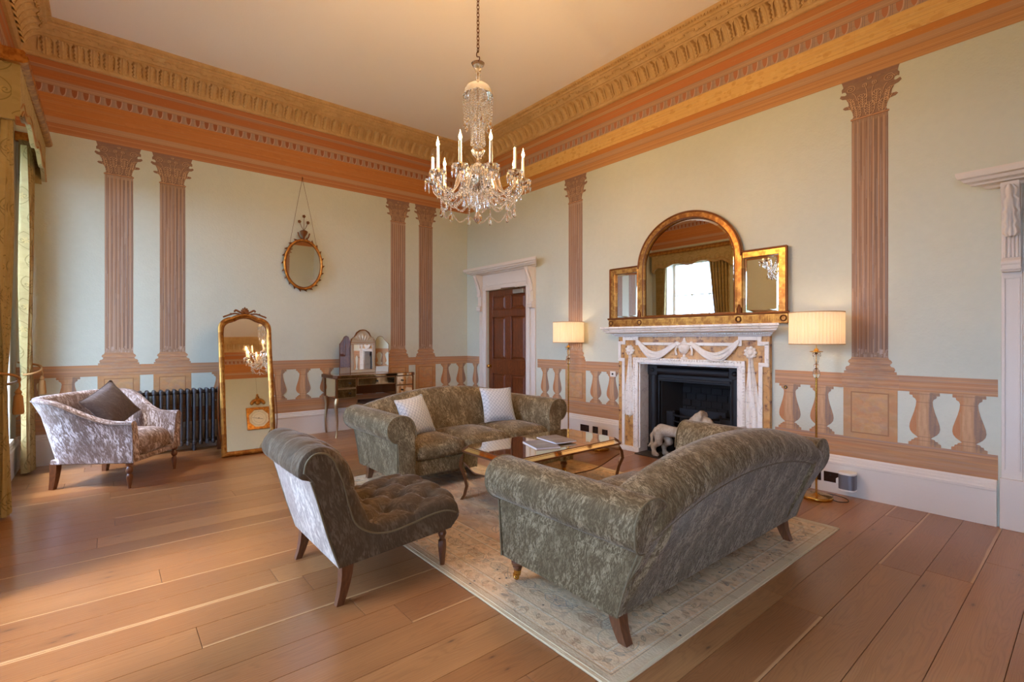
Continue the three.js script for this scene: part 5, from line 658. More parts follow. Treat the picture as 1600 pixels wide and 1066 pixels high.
// ---------------------------------------------------------------- slipper chair with buttoned seat
{
  const o = thing('slipper_chair', 'armless buttoned velvet slipper chair with scrolled back', 'chair', [4.415, 0, 3.72], PI);
  const hw = 0.37;
  const side = [[-0.33, 0.19], [0.33, 0.235], [0.362, 0.27], [0.365, 0.32], [0.30, 0.345], [0.20, 0.345], [0.08, 0.325], [-0.06, 0.31], [-0.17, 0.335], [-0.25, 0.40], [-0.285, 0.50], [-0.315, 0.62], [-0.345, 0.70], [-0.37, 0.755], [-0.41, 0.785], [-0.46, 0.785], [-0.495, 0.75], [-0.505, 0.70], [-0.47, 0.66], [-0.44, 0.56], [-0.385, 0.36]];
  const sh = poly(side.map(([z, y]) => [z, y])); const bg = extr(sh, hw * 2, -hw, 0.01, 2); bg.applyMatrix4(new THREE.Matrix4().makeRotationY(-PI / 2));
  mesh('chair_body', metric(toCreasedNormals(clean(bg), 0.6)), M.slipper, o);
  // silvery back panel
  mesh('back_panel', metric(loft([[-0.47, 0.655], [-0.44, 0.56], [-0.385, 0.36], [-0.333, 0.195]].map(([z, y]) => [V3(-hw + 0.006, y, z - 0.006), V3(hw - 0.006, y, z - 0.006), V3(hw - 0.006, y, z + 0.02), V3(-hw + 0.006, y, z + 0.02)]), { crease: 0.6, flip: true })), M.slipperBack, o);
  // padded, tufted surface from the scroll over the back and seat to the nose
  const path = spline([[0, 0.655, -0.475], [0, 0.69, -0.515], [0, 0.75, -0.512], [0, 0.795, -0.47], [0, 0.80, -0.41], [0, 0.765, -0.365], [0, 0.70, -0.335], [0, 0.60, -0.30], [0, 0.48, -0.265], [0, 0.385, -0.215], [0, 0.335, -0.13], [0, 0.325, -0.03], [0, 0.335, 0.08], [0, 0.35, 0.18], [0, 0.355, 0.28], [0, 0.345, 0.34], [0, 0.30, 0.372], [0, 0.25, 0.352]], 96);
  let acc = 0; const len = path.map((p, i) => (i ? (acc += p.distanceTo(path[i - 1])) : 0)), NX = 44, rings = [], buttons = [];
  const rows = []; { const L0 = 0.33, L1 = acc - 0.16; for (let k = 0; L0 + k * 0.145 < L1; k++) rows.push([L0 + k * 0.145, k % 2]); }
  for (const [l, odd] of rows) for (let i = 0; i < (odd ? 2 : 3); i++) buttons.push([(-1 + i + (odd ? 0.5 : 0)) * 0.22, l]);
  path.forEach((p, j) => { const a = path[Math.max(0, j - 1)], b = path[Math.min(path.length - 1, j + 1)], tz = b.z - a.z, ty = b.y - a.y, m = Math.hypot(tz, ty), nz = ty / m, ny = -tz / m, sgn = 1, r = [];
    for (let i = 0; i <= NX; i++) { const u0 = i / NX * 2 - 1, u = Math.sign(u0) * Math.min(1, Math.abs(u0) * 1.03), x = u * hw * 0.985; const seat = smooth(0.22, 0.40, len[j]) * (1 - smooth(acc - 0.10, acc - 0.01, len[j])); let th = 0.010 + (0.008 + 0.082 * seat) * Math.pow(Math.max(0, 1 - Math.pow(Math.abs(u), 3.2)), 0.55) ; th *= smooth(0, 0.05, len[j]) * (1 - 0.8 * smooth(acc - 0.06, acc, len[j]));
      let dip = 0; for (const [bx, bl] of buttons) { const dx = (x - bx), dl = len[j] - bl, d = Math.hypot(dx, dl); dip = Math.max(dip, 0.078 * Math.exp(-d * d / 0.0026)); for (const s of [-1, 1]) for (const q of [-1, 1]) { const vx = s * 0.11, vl = q * 0.145, L = Math.hypot(vx, vl), t = (dx * vx + dl * vl) / L; if (t > 0 && t < L) { const e = Math.abs(dx * vl - dl * vx) / L; dip = Math.max(dip, 0.042 * Math.exp(-e * e / 0.00045) * (1 - 0.35 * Math.sin(t / L * PI))); } } }
      dip *= seat * smooth(1, 0.9, Math.abs(u)); 
      if (len[j] < 0.33) dip += 0.010 * Math.pow(0.5 + 0.5 * Math.cos(x / 0.22 * 2 * PI), 8) * smooth(0.02, 0.1, len[j]);
      th -= dip; if (Math.abs(u) > 0.999) th = -0.03; r.push(V3(x, p.y + sgn * -ny * th, p.z + sgn * -nz * th)); }
    rings.push(r); });
  mesh('tufted_upholstery', metric(loft(rings, { around: false, caps: false, crease: 3 })), M.slipper, o);
  for (const [bx, bl] of buttons) { let j = len.findIndex((l) => l >= bl); const p = rings[j][Math.round((bx / (hw * 0.985) + 1) / 2 * NX)]; mesh('button', T(new THREE.SphereGeometry(0.011, 8, 6), p.x, p.y, p.z), M.slipper, o); }
  for (const s of [-1, 1]) { mesh('piping', tube(side.slice(3, 18).map(([z, y]) => [s * (hw - 0.003), y, z]), 0.006, 90, 5), M.sofaPipe, o); mesh('back_piping', tube([[s * (hw - 0.003), 0.655, -0.473], [s * (hw - 0.003), 0.56, -0.444], [s * (hw - 0.003), 0.36, -0.389], [s * (hw - 0.003), 0.195, -0.334]], 0.0055, 24, 5), M.sofaPipe, o);
    mesh('back_leg', splayLeg([s * 0.335, -0.29], [s * 0.345, -0.33], 0.205, 0.062, 0.036), M.leg, o);
    const f = mesh('front_leg', lathe([[0.028, 0.245], [0.03, 0.225], [0.018, 0.205], [0.022, 0.2], [0.026, 0.185], [0.017, 0.165], [0.014, 0.155], [0.023, 0.145], [0.025, 0.11], [0.02, 0.06], [0.014, 0.0], [0, 0]], 18), M.leg, o); f.position.set(s * 0.315, RUG, 0.30); }
}
// ---------------------------------------------------------------- mauve tub armchair with cushion, near the window
{
  const ang = Math.atan2(0.573, -0.82), o = thing('armchair', 'mauve velvet tub armchair beside the window', 'armchair', [1.139, 0, 4.883], ang);
  // U-shaped shell: left arm -> back -> right arm
  const U = []; const nA = 9, nC = 8; for (let i = 0; i < nA; i++) U.push([-1, lerp(1, -0.45, i / nA), -1, 0]); for (let i = 0; i <= nC; i++) { const a = PI + i / nC * PI / 2; U.push([-0.55 + 0.45 * Math.cos(a), -0.45 + 0.5 * Math.sin(a), Math.cos(a), Math.sin(a)]); } for (let i = 1; i < 6; i++) U.push([lerp(-0.55, 0.55, i / 6), -0.95, 0, -1]); for (let i = 0; i <= nC; i++) { const a = 1.5 * PI + i / nC * PI / 2; U.push([0.55 + 0.45 * Math.cos(a), -0.45 + 0.5 * Math.sin(a), Math.cos(a), Math.sin(a)]); } for (let i = 1; i <= nA; i++) U.push([1, lerp(-0.45, 1, i / nA), 1, 0]);
  const rings = [], crest = [];
  for (const [u, v, nx, nz] of U) { const back = smooth(0.75, -0.7, v), h = lerp(0.612, 0.835, Math.pow(back, 1.3)), flare = lerp(0.02, 0.16, back), x = u * 0.355, z = v * 0.375, th = 0.085, P3 = (off, y, f) => V3(x + nx * (flare * 1.2 * f - off), y, z + nz * (flare * f - off));
    rings.push([P3(0, 0.235, 0), P3(0.0, 0.42, 0.25), P3(0, lerp(0.42, h, 0.6), 0.6), P3(0, h - 0.03, 0.96), P3(0.012, h - 0.008, 1), P3(0.03, h, 1), P3(0.058, h - 0.004, 1), P3(0.078, h - 0.024, 1), P3(th, lerp(0.42, h, 0.55), 0.66), P3(th + 0.01, 0.42, 0.35), P3(th + 0.01, 0.3, 0.1), P3(th, 0.235, 0)]); crest.push(rings[rings.length - 1][3]); }
  mesh('tub_shell', metric(loft(rings, { crease: 0.9 })), M.armchair, o); mesh('shell_piping', tube(crest.map((p) => [p.x, p.y + 0.002, p.z]), 0.006, 120, 5), M.armchair, o);
  for (const s of [0, rings.length - 1]) mesh('arm_front_piping', tube([0, 1, 2, 3].map((k) => [rings[s][k].x, rings[s][k].y, rings[s][k].z + 0.004]), 0.005, 16, 5), M.armchair, o);
  mesh('seat', seatCushion(0.555, 0.225, 0.66, 0.03), M.armchair, o).position.set(0, 0.35, 0.04);
  mesh('seat_rail', metric(rspan(-0.345, 0.345, 0.225, 0.27, -0.33, 0.365, 0.01)), M.armchair, o);
  for (const s of [-1, 1]) { mesh('front_leg', lathe([[0.03, 0.23], [0.03, 0.21], [0.016, 0.2], [0.024, 0.185], [0.03, 0.165], [0.024, 0.145], [0.014, 0.135], [0.02, 0.128], [0.025, 0.11], [0.022, 0.08], [0.012, 0.012], [0.014, 0], [0, 0]], 18), M.leg, o).position.set(s * 0.335, 0, 0.335); mesh('back_leg', splayLeg([s * 0.31, -0.31], [s * 0.318, -0.33], 0.24, 0.062, 0.04), M.leg, o); }
  const c = cushion('plain mauve velvet cushion leaning in the tub armchair', 0, 0, 0, [-0.42, ang - 0.30, 0.5], 0.40, 0.40, 0.15, M.mauve); c.position.set(1.139 + 0.573 * -0.12 + 0.82 * -0.10, 0.695, 4.883 - 0.82 * -0.12 + 0.573 * -0.10);
}
// ---------------------------------------------------------------- column radiator
{
  const o = thing('radiator', 'dark grey cast-iron column radiator under the painted columns', 'radiator', [0.13, 0, 4.40], PI / 2), n = 17, p = 0.0662;
  const rod = (z) => loft([[0.10, 0.012], [0.16, 0.017], [0.20, 0.014], [0.62, 0.014], [0.67, 0.017], [0.72, 0.012]].map(([y, r]) => [...Array(10)].map((_, i) => V3(Math.cos(i / 10 * 2 * PI) * r * 1.05, y, z + Math.sin(i / 10 * 2 * PI) * r))), { crease: 0.9 });
  const sec = merge(rod(-0.055), rod(0.0), rod(0.055), rbox(0.042, 0.06, 0.155, 0.02, 0, 0.725, 0), rbox(0.042, 0.06, 0.155, 0.02, 0, 0.095, 0));
  const hub = (y) => T(cyl(0.024, 0.024, p, 0, 0, 0, 10), 0, y, 0, 0, 0, PI / 2), hubs = [hub(0.71), hub(0.11)];
  for (let i = 0; i < n; i++) { const s = mesh('section', sec, M.radiator, o); s.position.x = (i - (n - 1) / 2) * p; if (i < n - 1) for (const h of hubs) mesh('connector', h, M.radiator, o).position.x = (i - (n - 1) / 2) * p + p; }
  for (const i of [0, n - 5, n - 1]) mesh('foot', merge(cyl(0.02, 0.013, 0.08, (i - (n - 1) / 2) * p, 0.0, 0.05, 10), cyl(0.02, 0.013, 0.08, (i - (n - 1) / 2) * p, 0.0, -0.05, 10)), M.radiator, o);
  mesh('valve', merge(cyl(0.012, 0.012, 0.1, -0.60, 0.001, 0, 10), T(cyl(0.012, 0.012, 0.07, 0, 0, 0, 10), -0.53, 0.1, 0, 0, 0, PI / 2), cyl(0.02, 0.018, 0.05, -0.60, 0.10, 0, 12)), M.bronze, o);
}
// ---------------------------------------------------------------- mirrored vanity desk, tri-fold mirror, stool
function cabriole(h, s = 1, w = 0.05, out = 0.035) { return metric(loft([[1, 0, w * 1.15], [0.9, out * 0.55, w * 1.2], [0.78, out * 0.75, w * 1.0], [0.6, out * 0.35, w * 0.72], [0.4, -out * 0.15, w * 0.55], [0.2, -out * 0.1, w * 0.45], [0.08, out * 0.25, w * 0.46], [0, out * 0.7, w * 0.52]].map(([t, d, k]) => [...Array(8)].map((_, i) => { const a = i / 8 * 2 * PI + PI / 8; return V3(s * d + Math.cos(a) * k * 0.56, t * h, d + Math.sin(a) * k * 0.56); })), { crease: 0.7 })); }
{
  const o = thing('vanity_desk', 'antiqued mirrored vanity desk with gilt edges against the wall', 'desk', [0.30, 0, 1.95], PI / 2), hw = 0.605, hd = 0.245;
  const top = (a, b, c) => poly([[-a + c, -b], [a - c, -b], [a, -b + c * 0.3], [a, b - c], [a - c, b], [-a + c, b], [-a, b - c], [-a, -b + c * 0.3]]);
  mesh('top_edge', metric(T(extr(top(hw + 0.02, hd + 0.015, 0.05), 0.045, 0, 0.008), 0, 0.855, 0, PI / 2)), M.bronze, o); mesh('top_mirror', metric(T(extr(top(hw - 0.005, hd - 0.008, 0.045), 0.004, 0), 0, 0.8585, 0, PI / 2)), M.oldMirror, o);
  mesh('edge_strip', metric(span(-hw + 0.06, hw - 0.06, 0.82, 0.848, hd + 0.0145, hd + 0.0165)), M.oldMirror, o);
  const gl = (nm, x0, x1, y0, y1, z = hd) => { const d = new THREE.Group(); d.name = nm; o.add(d); mesh('drawer_frame', metric(rspan(x0, x1, y0, y1, z - 0.012, z, 0.003)), M.champagne, d); mesh('mirror_front', metric(span(x0 + 0.009, x1 - 0.009, y0 + 0.009, y1 - 0.009, z, z + 0.003)), M.oldMirror, d); return d; };
  const knob = (d, x, y) => mesh('knob', T(lathe([[0.004, 0], [0.004, 0.01], [0.012, 0.016], [0.014, 0.022], [0.009, 0.03], [0, 0.032]], 10), x, y, hd + 0.003, PI / 2), M.black, d);
  for (const s of [-1, 1]) for (const [y0, y1] of [[0.675, 0.808], [0.535, 0.668]]) { const d = gl('drawer', Math.min(s * 0.305, s * 0.575), Math.max(s * 0.305, s * 0.575), y0, y1); knob(d, s * 0.40, (y0 + y1) / 2); }
  const cd = gl('drawer', -0.285, 0.285, 0.70, 0.808); knob(cd, 0, 0.755);
  mesh('carcass', metric(merge(span(-0.575, -0.305, 0.53, 0.81, -hd, hd - 0.012), span(0.305, 0.575, 0.53, 0.81, -hd, hd - 0.012), span(-0.305, 0.305, 0.69, 0.81, -hd, hd - 0.012), span(-0.305, 0.305, 0.53, 0.69, -hd, -hd + 0.015))), M.bronze, o);
  for (const s of [-1, 1]) { mesh('side_mirror', metric(span(Math.min(s * 0.576, s * 0.58), Math.max(s * 0.576, s * 0.58), 0.54, 0.80, -hd + 0.03, hd - 0.03)), M.oldMirror, o); mesh('knee_mirror', metric(span(Math.min(s * 0.301, s * 0.305), Math.max(s * 0.301, s * 0.305), 0.54, 0.69, -hd + 0.02, hd - 0.03)), M.oldMirror, o);
    for (const q of [-1, 1]) { const l = mesh('leg', cabriole(0.54, s * q, 0.046, 0.03), M.champagne, o); l.scale.z = q; l.position.set(s * 0.572, 0, q * (hd - 0.018)); mesh('corner_post', metric(rspan(s * 0.578 - 0.016, s * 0.578 + 0.016, 0.53, 0.81, q * (hd - 0.014) - 0.016, q * (hd - 0.014) + 0.016, 0.005)), M.bronze, o); } }
  // tri-fold mirror on the desk
  const t = thing('trifold_mirror', 'silvered tri-fold dressing mirror with scalloped crest on the vanity', 'mirror', [0.235, 0.8585, 2.03], PI / 2);
  const W = 0.19, fr = poly([[-W, 0], [W, 0], [W, 0.45], [W - 0.01, 0.50], [W - 0.05, 0.53], [0.12, 0.56], [0.10, 0.60], [0.05, 0.635], [0, 0.642], [-0.05, 0.635], [-0.10, 0.60], [-0.12, 0.56], [-W + 0.05, 0.53], [-W + 0.01, 0.50], [-W, 0.45]]);
  mesh('frame_board', metric(extr(fr, 0.014, -0.014, 0.002, 1)), M.bronze, t); const pale = S({ color: hex(206, 200, 188), metalness: 0.7, roughness: 0.25 });
  for (const [x0, x1, y0, y1] of [[-W + 0.004, -W + 0.045, 0.05, 0.42], [W - 0.045, W - 0.004, 0.05, 0.42], [-W + 0.004, W - 0.004, 0.004, 0.046], [-W + 0.004, W - 0.004, 0.424, 0.446]]) mesh('bevelled_border', metric(rspan(x0, x1, y0, y1, 0, 0.008, 0.003)), pale, t);
  mesh('centre_glass', metric(span(-W + 0.048, W - 0.048, 0.05, 0.42, 0, 0.004)), M.mirror, t);
  mesh('crest_glass', metric(extr(poly([[-W + 0.012, 0.452], [W - 0.012, 0.452], [W - 0.03, 0.505], [0.10, 0.55], [0.08, 0.59], [0.04, 0.62], [0, 0.626], [-0.04, 0.62], [-0.08, 0.59], [-0.10, 0.55], [-W + 0.03, 0.505]]), 0.004, 0)), pale, t);
  for (let k = -3; k <= 3; k++) mesh('crest_scallop', T(new THREE.SphereGeometry(1, 10, 8).scale(0.014, 0.05, 0.008), k * 0.04, 0.50 + 0.02 * (3 - Math.abs(k)) * 0.5, 0.006, 0, 0, -k * 0.32), pale, t);
  { const b = []; for (let y = 0.06; y < 0.44; y += 0.014) for (const s of [-1, 1]) b.push(T(new THREE.SphereGeometry(0.005, 6, 5), s * (W - 0.046), y, 0.007)); mesh('beading', merge(b), pale, t).userData.kind = 'stuff'; }
  for (const s of [-1, 1]) { const w = new THREE.Group(); w.name = 'wing_mirror'; w.position.set(s * (W + 0.003), 0, 0); w.rotation.y = -s * 0.42; t.add(w); const q = (m) => [[m, m], [0.20 - m, m], [0.20 - m, 0.43 - m], [0.17, 0.455 - m], [0.13, 0.50 - m], [0.11, 0.535 - m], [0.07, 0.55 - m], [0.03, 0.53 - m], [m, 0.47 - m]].map(([x, y]) => [s * x, y]); const sh = (m) => { const p = poly(q(m)); return s < 0 ? poly(q(m).reverse()) : p; }; mesh('wing_board', metric(extr(sh(0), 0.012, -0.012, 0.001, 1)), M.bronze, w); mesh('wing_glass', metric(extr(sh(0.006), 0.003, 0)), M.mirror, w); mesh('wing_foot', metric(span(Math.min(s * 0.01, s * 0.19), Math.max(s * 0.01, s * 0.19), 0.006, 0.09, 0.003, 0.007)), pale, w); }
  const st = thing('stool', 'dark leather stool with gilt edge pushed under the vanity', 'stool', [0.585, 0, 1.93], PI / 2);
  mesh('seat_pad', metric(rbox(0.52, 0.05, 0.36, 0.02, 0, 0.465, 0, 3)), S({ color: hex(44, 28, 24), roughness: 0.35 }), st); mesh('gilt_frame', metric(rbox(0.54, 0.04, 0.38, 0.006, 0, 0.43, 0)), M.champagne, st); for (const s of [-1, 1]) for (const q of [-1, 1]) { const l = mesh('leg', cabriole(0.415, s * q, 0.036, 0.02), M.champagne, st); l.scale.z = q; l.position.set(s * 0.235, 0, q * 0.155); }
}
// ---------------------------------------------------------------- mirrored coffee table with brochures
{
  const o = thing('coffee_table', 'low mirrored coffee table with gilt edges between the two sofas', 'coffee table', [4.135, RUG, 2.02], 0), hx = 0.365, hz = 0.665, H = 0.448;
  const oct = (a, b, c, y) => [V3(-a + c, y, -b), V3(a - c, y, -b), V3(a, y, -b + c), V3(a, y, b - c), V3(a - c, y, b), V3(-a + c, y, b), V3(-a, y, b - c), V3(-a, y, -b + c)];
  const prism = (a, b, c, y0, y1) => metric(loft([oct(a, b, c, y0), oct(a, b, c, y1)], { crease: 0.2, flip: true }));
  mesh('top_panel', prism(hx - 0.045, hz - 0.045, 0.05, H - 0.008, H), M.oldMirror, o);
  const bev = (a0, b0, c0, y0, a1, b1, c1, y1, m, nm) => { const p = oct(a0, b0, c0, y0), q = oct(a1, b1, c1, y1); for (let i = 0; i < 8; i++) { const j = (i + 1) % 8, g = new THREE.BufferGeometry(), v = [p[i], q[i], p[j], p[j], q[i], q[j]]; g.setAttribute('position', new THREE.Float32BufferAttribute(v.flatMap((k) => k.toArray()), 3)); g.computeVertexNormals(); mesh(nm, metric(g), m, o); } };
  bev(hx - 0.002, hz - 0.002, 0.075, H - 0.034, hx - 0.048, hz - 0.048, 0.052, H - 0.002, M.oldMirror, 'bevel_strip');
  const loop = (a, b, c, y, r, nm) => { const p = oct(a, b, c, y), t = []; for (let i = 0; i < 8; i++) { const q = p[(i + 1) % 8]; for (const k of [0.03, 0.5, 0.97]) t.push(p[i].clone().lerp(q, k)); } mesh(nm, metric(new THREE.TubeGeometry(new THREE.CatmullRomCurve3(t, true, 'centripetal'), 140, r, 6, true)), M.bronze, o); };
  loop(hx - 0.046, hz - 0.046, 0.052, H - 0.0065, 0.006, 'top_trim'); loop(hx, hz, 0.076, H - 0.036, 0.008, 'edge_trim');
  { const p = oct(hx, hz, 0.076, H - 0.034), q = oct(hx - 0.046, hz - 0.046, 0.052, H - 0.002); p.forEach((v, i) => mesh('mitre_trim', tube([v, v.clone().lerp(q[i], 0.5), q[i]], 0.005, 4, 5), M.bronze, o)); }
  mesh('table_core', prism(hx - 0.03, hz - 0.03, 0.07, H - 0.12, H - 0.012), M.bronze, o);
  // serpentine aprons of old mirror
  const apron = (L, drop) => { const p = [[-L, 0.0]]; const n = 24; for (let i = 0; i <= n; i++) { const t = i / n * 2 - 1, a = Math.abs(t); p.push([t * L, -0.1 - drop * Math.pow(Math.cos(a * PI / 2), 1.1) + 0.01 * Math.cos(a * PI * 2)]); } p.push([L, 0.0]); return poly(p); };
  for (const s of [-1, 1]) { const a = metric(T(extr(apron(hz - 0.08, 0.075), 0.01, 0), 0, H - 0.04, 0)); a.applyMatrix4(new THREE.Matrix4().makeRotationY(s * PI / 2)); a.translate(s * (hx - 0.02), 0, 0); mesh('side_apron', a, M.oldMirror, o); const b = metric(T(extr(apron(hx - 0.08, 0.05), 0.01, 0), 0, H - 0.04, 0)); if (s < 0) b.applyMatrix4(new THREE.Matrix4().makeRotationY(PI)); b.translate(0, 0, s * (hz - 0.02)); mesh('end_apron', b, M.oldMirror, o);
    const rim = (L, drop, f, nm) => { const t = []; for (let i = 0; i <= 24; i++) { const u = i / 24 * 2 - 1, c = Math.abs(u); t.push(f(u * L, H - 0.04 - 0.1 - drop * Math.pow(Math.cos(c * PI / 2), 1.1) + 0.01 * Math.cos(c * PI * 2))); } mesh(nm, tube(t, 0.006, 60, 5), M.bronze, o); };
    rim(hz - 0.08, 0.075, (u, y) => [s * (hx - 0.012), y, u], 'apron_trim'); rim(hx - 0.08, 0.05, (u, y) => [u, y, s * (hz - 0.012)], 'apron_trim'); }
  for (const sx of [-1, 1]) for (const sz of [-1, 1]) { const g = new THREE.Group(); g.name = 'leg'; g.position.set(sx * (hx - 0.055), 0, sz * (hz - 0.055)); g.rotation.y = Math.atan2(sx, sz); o.add(g);
    const pr = [[1, 0.0, 0.062], [0.86, 0.035, 0.06], [0.70, 0.045, 0.05], [0.5, 0.012, 0.042], [0.28, -0.008, 0.036], [0.1, 0.01, 0.034], [0, 0.035, 0.04]]; const ring = (k, q) => pr.map(([t, d, w]) => [V3(-w * k, t * 0.40, d - 0.012 * q), V3(w * k, t * 0.40, d - 0.012 * q), V3(w * k, t * 0.40, d + 0.012 * q), V3(-w * k, t * 0.40, d + 0.012 * q)]);
    mesh('leg_core', metric(loft(ring(0.72, 1), { crease: 0.5 })), M.bronze, g); mesh('leg_mirror', metric(loft(ring(0.56, 1.15), { crease: 0.5 })), M.oldMirror, g); mesh('scroll', metric(T(cyl(0.022, 0.022, 0.05, 0, -0.025, 0, 12), 0, 0.30, -0.045, 0, 0, PI / 2)), M.bronze, g); }
  const cover = drawn(256, 340, (x, w, h) => { x.fillStyle = '#83766e'; x.fillRect(0, 0, w, h); blot(x, w, h, 260, ['#6f645e', '#94867c', '#7a7076'], 10, 40, 0.25); x.fillStyle = '#d8d4d0'; x.globalAlpha = 0.8; x.fillRect(60, 150, 136, 5); x.fillRect(84, 166, 88, 4); });
  const pm = S({ color: hex(232, 230, 234), roughness: 0.6 }), cm = P({ map: cover, roughness: 0.35, clearcoat: 0.3 });
  const book = (label, x, z, turn, y) => { const b = thing('brochure', label, 'brochure', [x, y, z], turn); mesh('pages', box(0.212, 0.008, 0.294, 0, 0.005, 0), pm, b); const c = box(0.216, 0.0015, 0.30, 0, 0.00985, 0), q = c.attributes.position, u = c.attributes.uv; for (let i = 0; i < q.count; i++) u.setXY(i, q.getX(i) / 0.216 + 0.5, q.getZ(i) / 0.30 + 0.5); mesh('cover', c, cm, b); mesh('back_cover', box(0.216, 0.001, 0.30, 0, 0.0005, 0), pm, b); };
  book('taupe brochure lying underneath on the coffee table', 4.21, 2.13, 1.25, RUG + H); book('taupe brochure overlapping the other on the coffee table', 4.18, 1.92, 1.42, RUG + H + 0.0108);
}
// ---------------------------------------------------------------- crystal chandelier with ten candle arms
{
  const CX = 4.283, CZ = 2.837, o = thing('chandelier', 'cut-glass chandelier with candle bulbs and bead strings hanging from a chain', 'chandelier', [CX, 0, CZ]);
  M.crystal = P({ color: new THREE.Color(1, 0.985, 0.96), transmission: 1, thickness: 0.01, ior: 1.52, roughness: 0.02 });
  M.candle = S({ color: hex(206, 196, 180), roughness: 0.5 });
  M.flame = S({ color: 0xffffff, emissive: new THREE.Color(1, 0.70, 0.36), emissiveIntensity: 9 });
  M.unlit = P({ color: 0xffffff, transmission: 1, thickness: 0, roughness: 0.02, ior: 1.4 });
  M.silver = S({ color: hex(196, 184, 168), metalness: 1, roughness: 0.18 });
  // chain
  const lk = new THREE.TorusGeometry(0.0135, 0.0032, 6, 14); lk.scale(0.72, 1.35, 1); for (let y = 3.50, k = 0; y < 4.69; y += 0.029, k++) { const l = mesh('chain_link', lk, M.bronze, o); l.position.y = y; l.rotation.y = k % 2 ? PI / 2 : 0; }
  mesh('hook', tube([[0, 3.405, 0], [0.018, 3.42, 0], [0.018, 3.44, 0], [-0.014, 3.46, 0], [-0.016, 3.485, 0], [0.004, 3.495, 0]], 0.0042, 24, 6), M.bronze, o);
  mesh('ceiling_rose', lathe([[0, 4.699], [0.07, 4.699], [0.065, 4.685], [0.03, 4.675], [0.01, 4.66], [0, 4.66]], 24), M.bronze, o);
  // stem: crown, neck, dome, baluster, bowl, finial
  mesh('crown', lathe([[0.012, 3.33], [0.022, 3.345], [0.028, 3.365], [0.042, 3.385], [0.05, 3.40], [0.042, 3.396], [0.012, 3.37]], 12), M.crystal, o);
  mesh('neck', lathe([[0.014, 3.335], [0.017, 3.31], [0.014, 3.28], [0.022, 3.258], [0.032, 3.25], [0.012, 3.25]], 16), M.crystal, o);
  mesh('dome', lathe([[0.03, 3.252], [0.06, 3.245], [0.088, 3.225], [0.104, 3.195], [0.11, 3.16], [0.107, 3.16], [0.10, 3.193], [0.084, 3.22], [0.056, 3.239], [0.03, 3.246]], 28), M.crystal, o);
  mesh('stem_rod', cyl(0.006, 0.006, 1.0, 0, 2.38, 0, 10), M.silver, o);
  mesh('baluster', lathe([[0.012, 3.12], [0.022, 3.09], [0.018, 3.05], [0.035, 3.0], [0.03, 2.95], [0.016, 2.92], [0.03, 2.90], [0.018, 2.86], [0.016, 2.80], [0.04, 2.775], [0.055, 2.75], [0.04, 2.72], [0.018, 2.70], [0.022, 2.66], [0.05, 2.64], [0.055, 2.62], [0.03, 2.60], [0.02, 2.58]], 10), M.crystal, o);
  mesh('bowl', lathe([[0.02, 2.58], [0.06, 2.572], [0.082, 2.55], [0.08, 2.51], [0.06, 2.47], [0.03, 2.445], [0.018, 2.42], [0.02, 2.40], [0, 2.40]], 28), M.silver, o);
  mesh('finial', lathe([[0.02, 2.40], [0.03, 2.37], [0.022, 2.335], [0.014, 2.30], [0.03, 2.265], [0.034, 2.24], [0.02, 2.222], [0, 2.21]], 10), M.crystal, o);
  // shared crystal shapes
  const bead = (r) => new THREE.IcosahedronGeometry(r * 1.22, 1), drop = () => lathe([[0.001, 0.03], [0.004, 0.026], [0.011, 0.004], [0.0125, -0.010], [0.008, -0.022], [0.001, -0.027]], 8), prism = () => lathe([[0.001, 0.03], [0.006, 0.024], [0.0075, 0], [0.005, -0.026], [0.001, -0.034]], 6);
  const string = (pts, r0, r1, nm = 'bead_string') => { const c = new THREE.CatmullRomCurve3(pts.map((p) => V3(...p))), L = c.getLength(), n = Math.max(3, Math.round(L / ((r0 + r1) * 1.26))); mesh(nm, merge([...Array(n + 1)].map((_, i) => { const p = c.getPointAt(i / n), t = i / n; return T(bead(lerp(r0, r1, t)), p.x, p.y, p.z); })), M.crystal, o); };
  const pol = (r, a, y) => [Math.cos(a) * r, y, Math.sin(a) * r];
  for (let k = 0; k < 10; k++) { const a = k / 10 * 2 * PI + 0.2; // strings from the dome in, and long ones to the bowl
    string([pol(0.105, a, 3.155), pol(0.104, a, 3.08), pol(0.10, a, 3.01), pol(0.098, a, 2.97)], 0.0075, 0.0085); mesh('pear_drop', T(drop(), ...pol(0.098, a, 2.935)), M.crystal, o);
    string([pol(0.05, a + 0.3, 3.2), pol(0.062, a + 0.3, 3.05), pol(0.045, a + 0.3, 2.88), pol(0.05, a + 0.3, 2.80)], 0.006, 0.0085);
    string([pol(0.10, a, 3.1), pol(0.07, a + 0.314, 3.04), pol(0.10, a + 0.628, 3.1)], 0.006, 0.006); }
  const R = 0.335, cam = Math.atan2(4.959 - CZ, 7.239 - CX); let lit = 0;
  for (let k = 0; k < 10; k++) {
    const a = cam + 15 * PI / 180 * -1 + k * PI / 5, at = (r, y, da = 0) => pol(r, a + da, y);
    mesh('glass_arm', tube([at(0.03, 2.555), at(0.07, 2.60), at(0.115, 2.605), at(0.15, 2.55), at(0.175, 2.47), at(0.22, 2.415), at(0.275, 2.405), at(0.32, 2.44), at(R, 2.50)], 0.0095, 44, 8), M.crystal, o);
    const [px, , pz] = at(R, 0), cup = new THREE.Group(); cup.name = 'candle_cup'; cup.position.set(px, 0, pz); o.add(cup);
    const pan = []; for (const [r, y] of [[0.008, 2.495], [0.03, 2.505], [0.05, 2.52], [0.058, 2.532], [0.052, 2.53], [0.028, 2.515], [0.008, 2.508]]) pan.push([...Array(24)].map((_, i) => { const q = i / 24 * 2 * PI, s = 1 + (r > 0.04 ? 0.09 * Math.cos(q * 8) : 0); return V3(Math.cos(q) * r * s, y, Math.sin(q) * r * s); }));
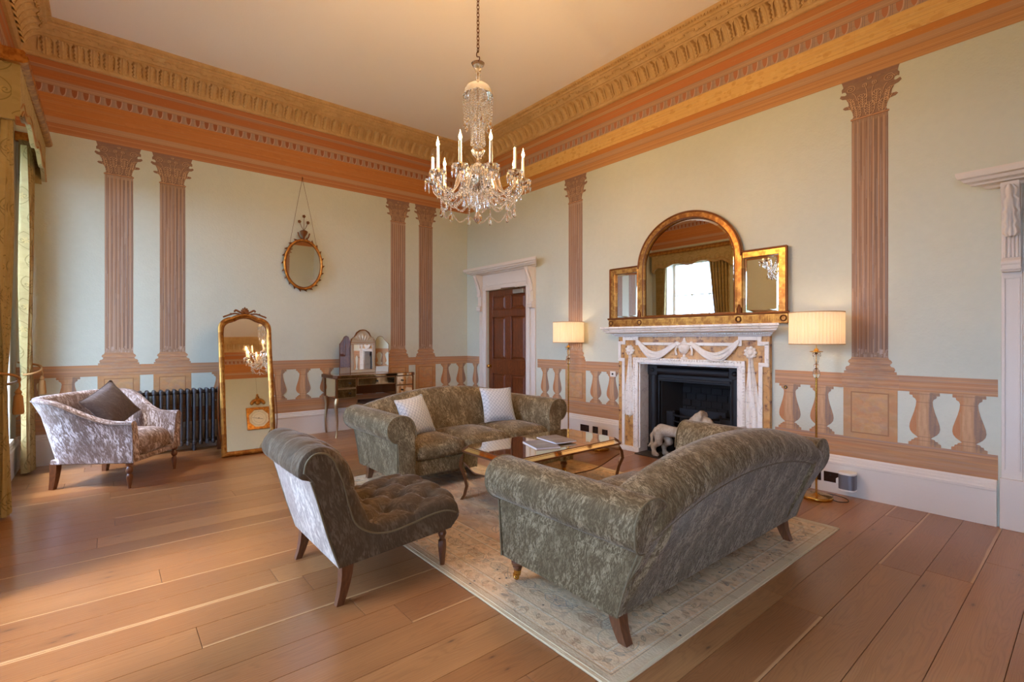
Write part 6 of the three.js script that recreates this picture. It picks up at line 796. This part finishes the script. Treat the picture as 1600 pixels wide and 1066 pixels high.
    mesh('drip_pan', loft(pan, { crease: 0.8 }), M.crystal, cup); mesh('socket', lathe([[0.008, 2.50], [0.014, 2.515], [0.012, 2.53], [0.017, 2.55], [0, 2.55]], 12), M.silver, cup);
    mesh('candle', cyl(0.0125, 0.0105, 0.165, 0, 2.535, 0, 14), M.candle, cup);
    const off = k === 3 || k === 9; const fl = lathe([[0.004, 2.70], [0.010, 2.712], [0.0125, 2.724], [0.009, 2.74], [0.004, 2.756], [0.0008, 2.775]], 12); mesh('candle_bulb', fl, off ? M.unlit : M.flame, cup);
    if (!off) { const l = new THREE.PointLight(new THREE.Color(1, 0.58, 0.24), CANDLE, 0, 2); l.position.set(0, 2.725, 0); l.castShadow = true; l.shadow.radius = 0.6; l.name = 'candle_light'; cup.add(l); lit++; }
    for (let q = 0; q < 6; q++) { const t = q / 6 * 2 * PI; mesh('prism_drop', T(prism().scale(1.25, 1.25, 1.25), Math.cos(t) * 0.054, 2.488, Math.sin(t) * 0.054), M.crystal, cup); }
    const b = a + PI / 5; // swags of beads between arms, upper and lower, and hanging drops
    string([at(R - 0.05, 2.43), pol(0.25, a + PI / 10, 2.36), pol(R - 0.05, b, 2.43)], 0.0075, 0.0075); string([at(0.29, 2.40), pol(0.26, a + PI / 10, 2.275), pol(0.29, b, 2.40)].map((p, i) => (i === 1 ? p : [p[0] * 0.9, p[1] - 0.07, p[2] * 0.9])), 0.0052, 0.0052);
    string([at(0.08, 2.555), at(0.13, 2.44), at(0.20, 2.395), at(0.25, 2.40)], 0.009, 0.0095);
    string([at(0.27, 2.395), at(0.27, 2.33)], 0.0065, 0.006); mesh('pear_drop', T(drop().scale(1.25, 1.25, 1.25), ...at(0.27, 2.29)), M.crystal, o);
    string([at(0.075, 2.45), at(0.05, 2.39), at(0.03, 2.33)], 0.007, 0.006); mesh('prism_drop', T(prism().scale(1.2, 1.6, 1.2), ...at(0.075, 2.40, 0.3)), M.crystal, o);
  }
}
scene.traverse((o) => { if (o.isMesh) o.castShadow = o.receiveShadow = true; });
renderer.render(scene, camera);
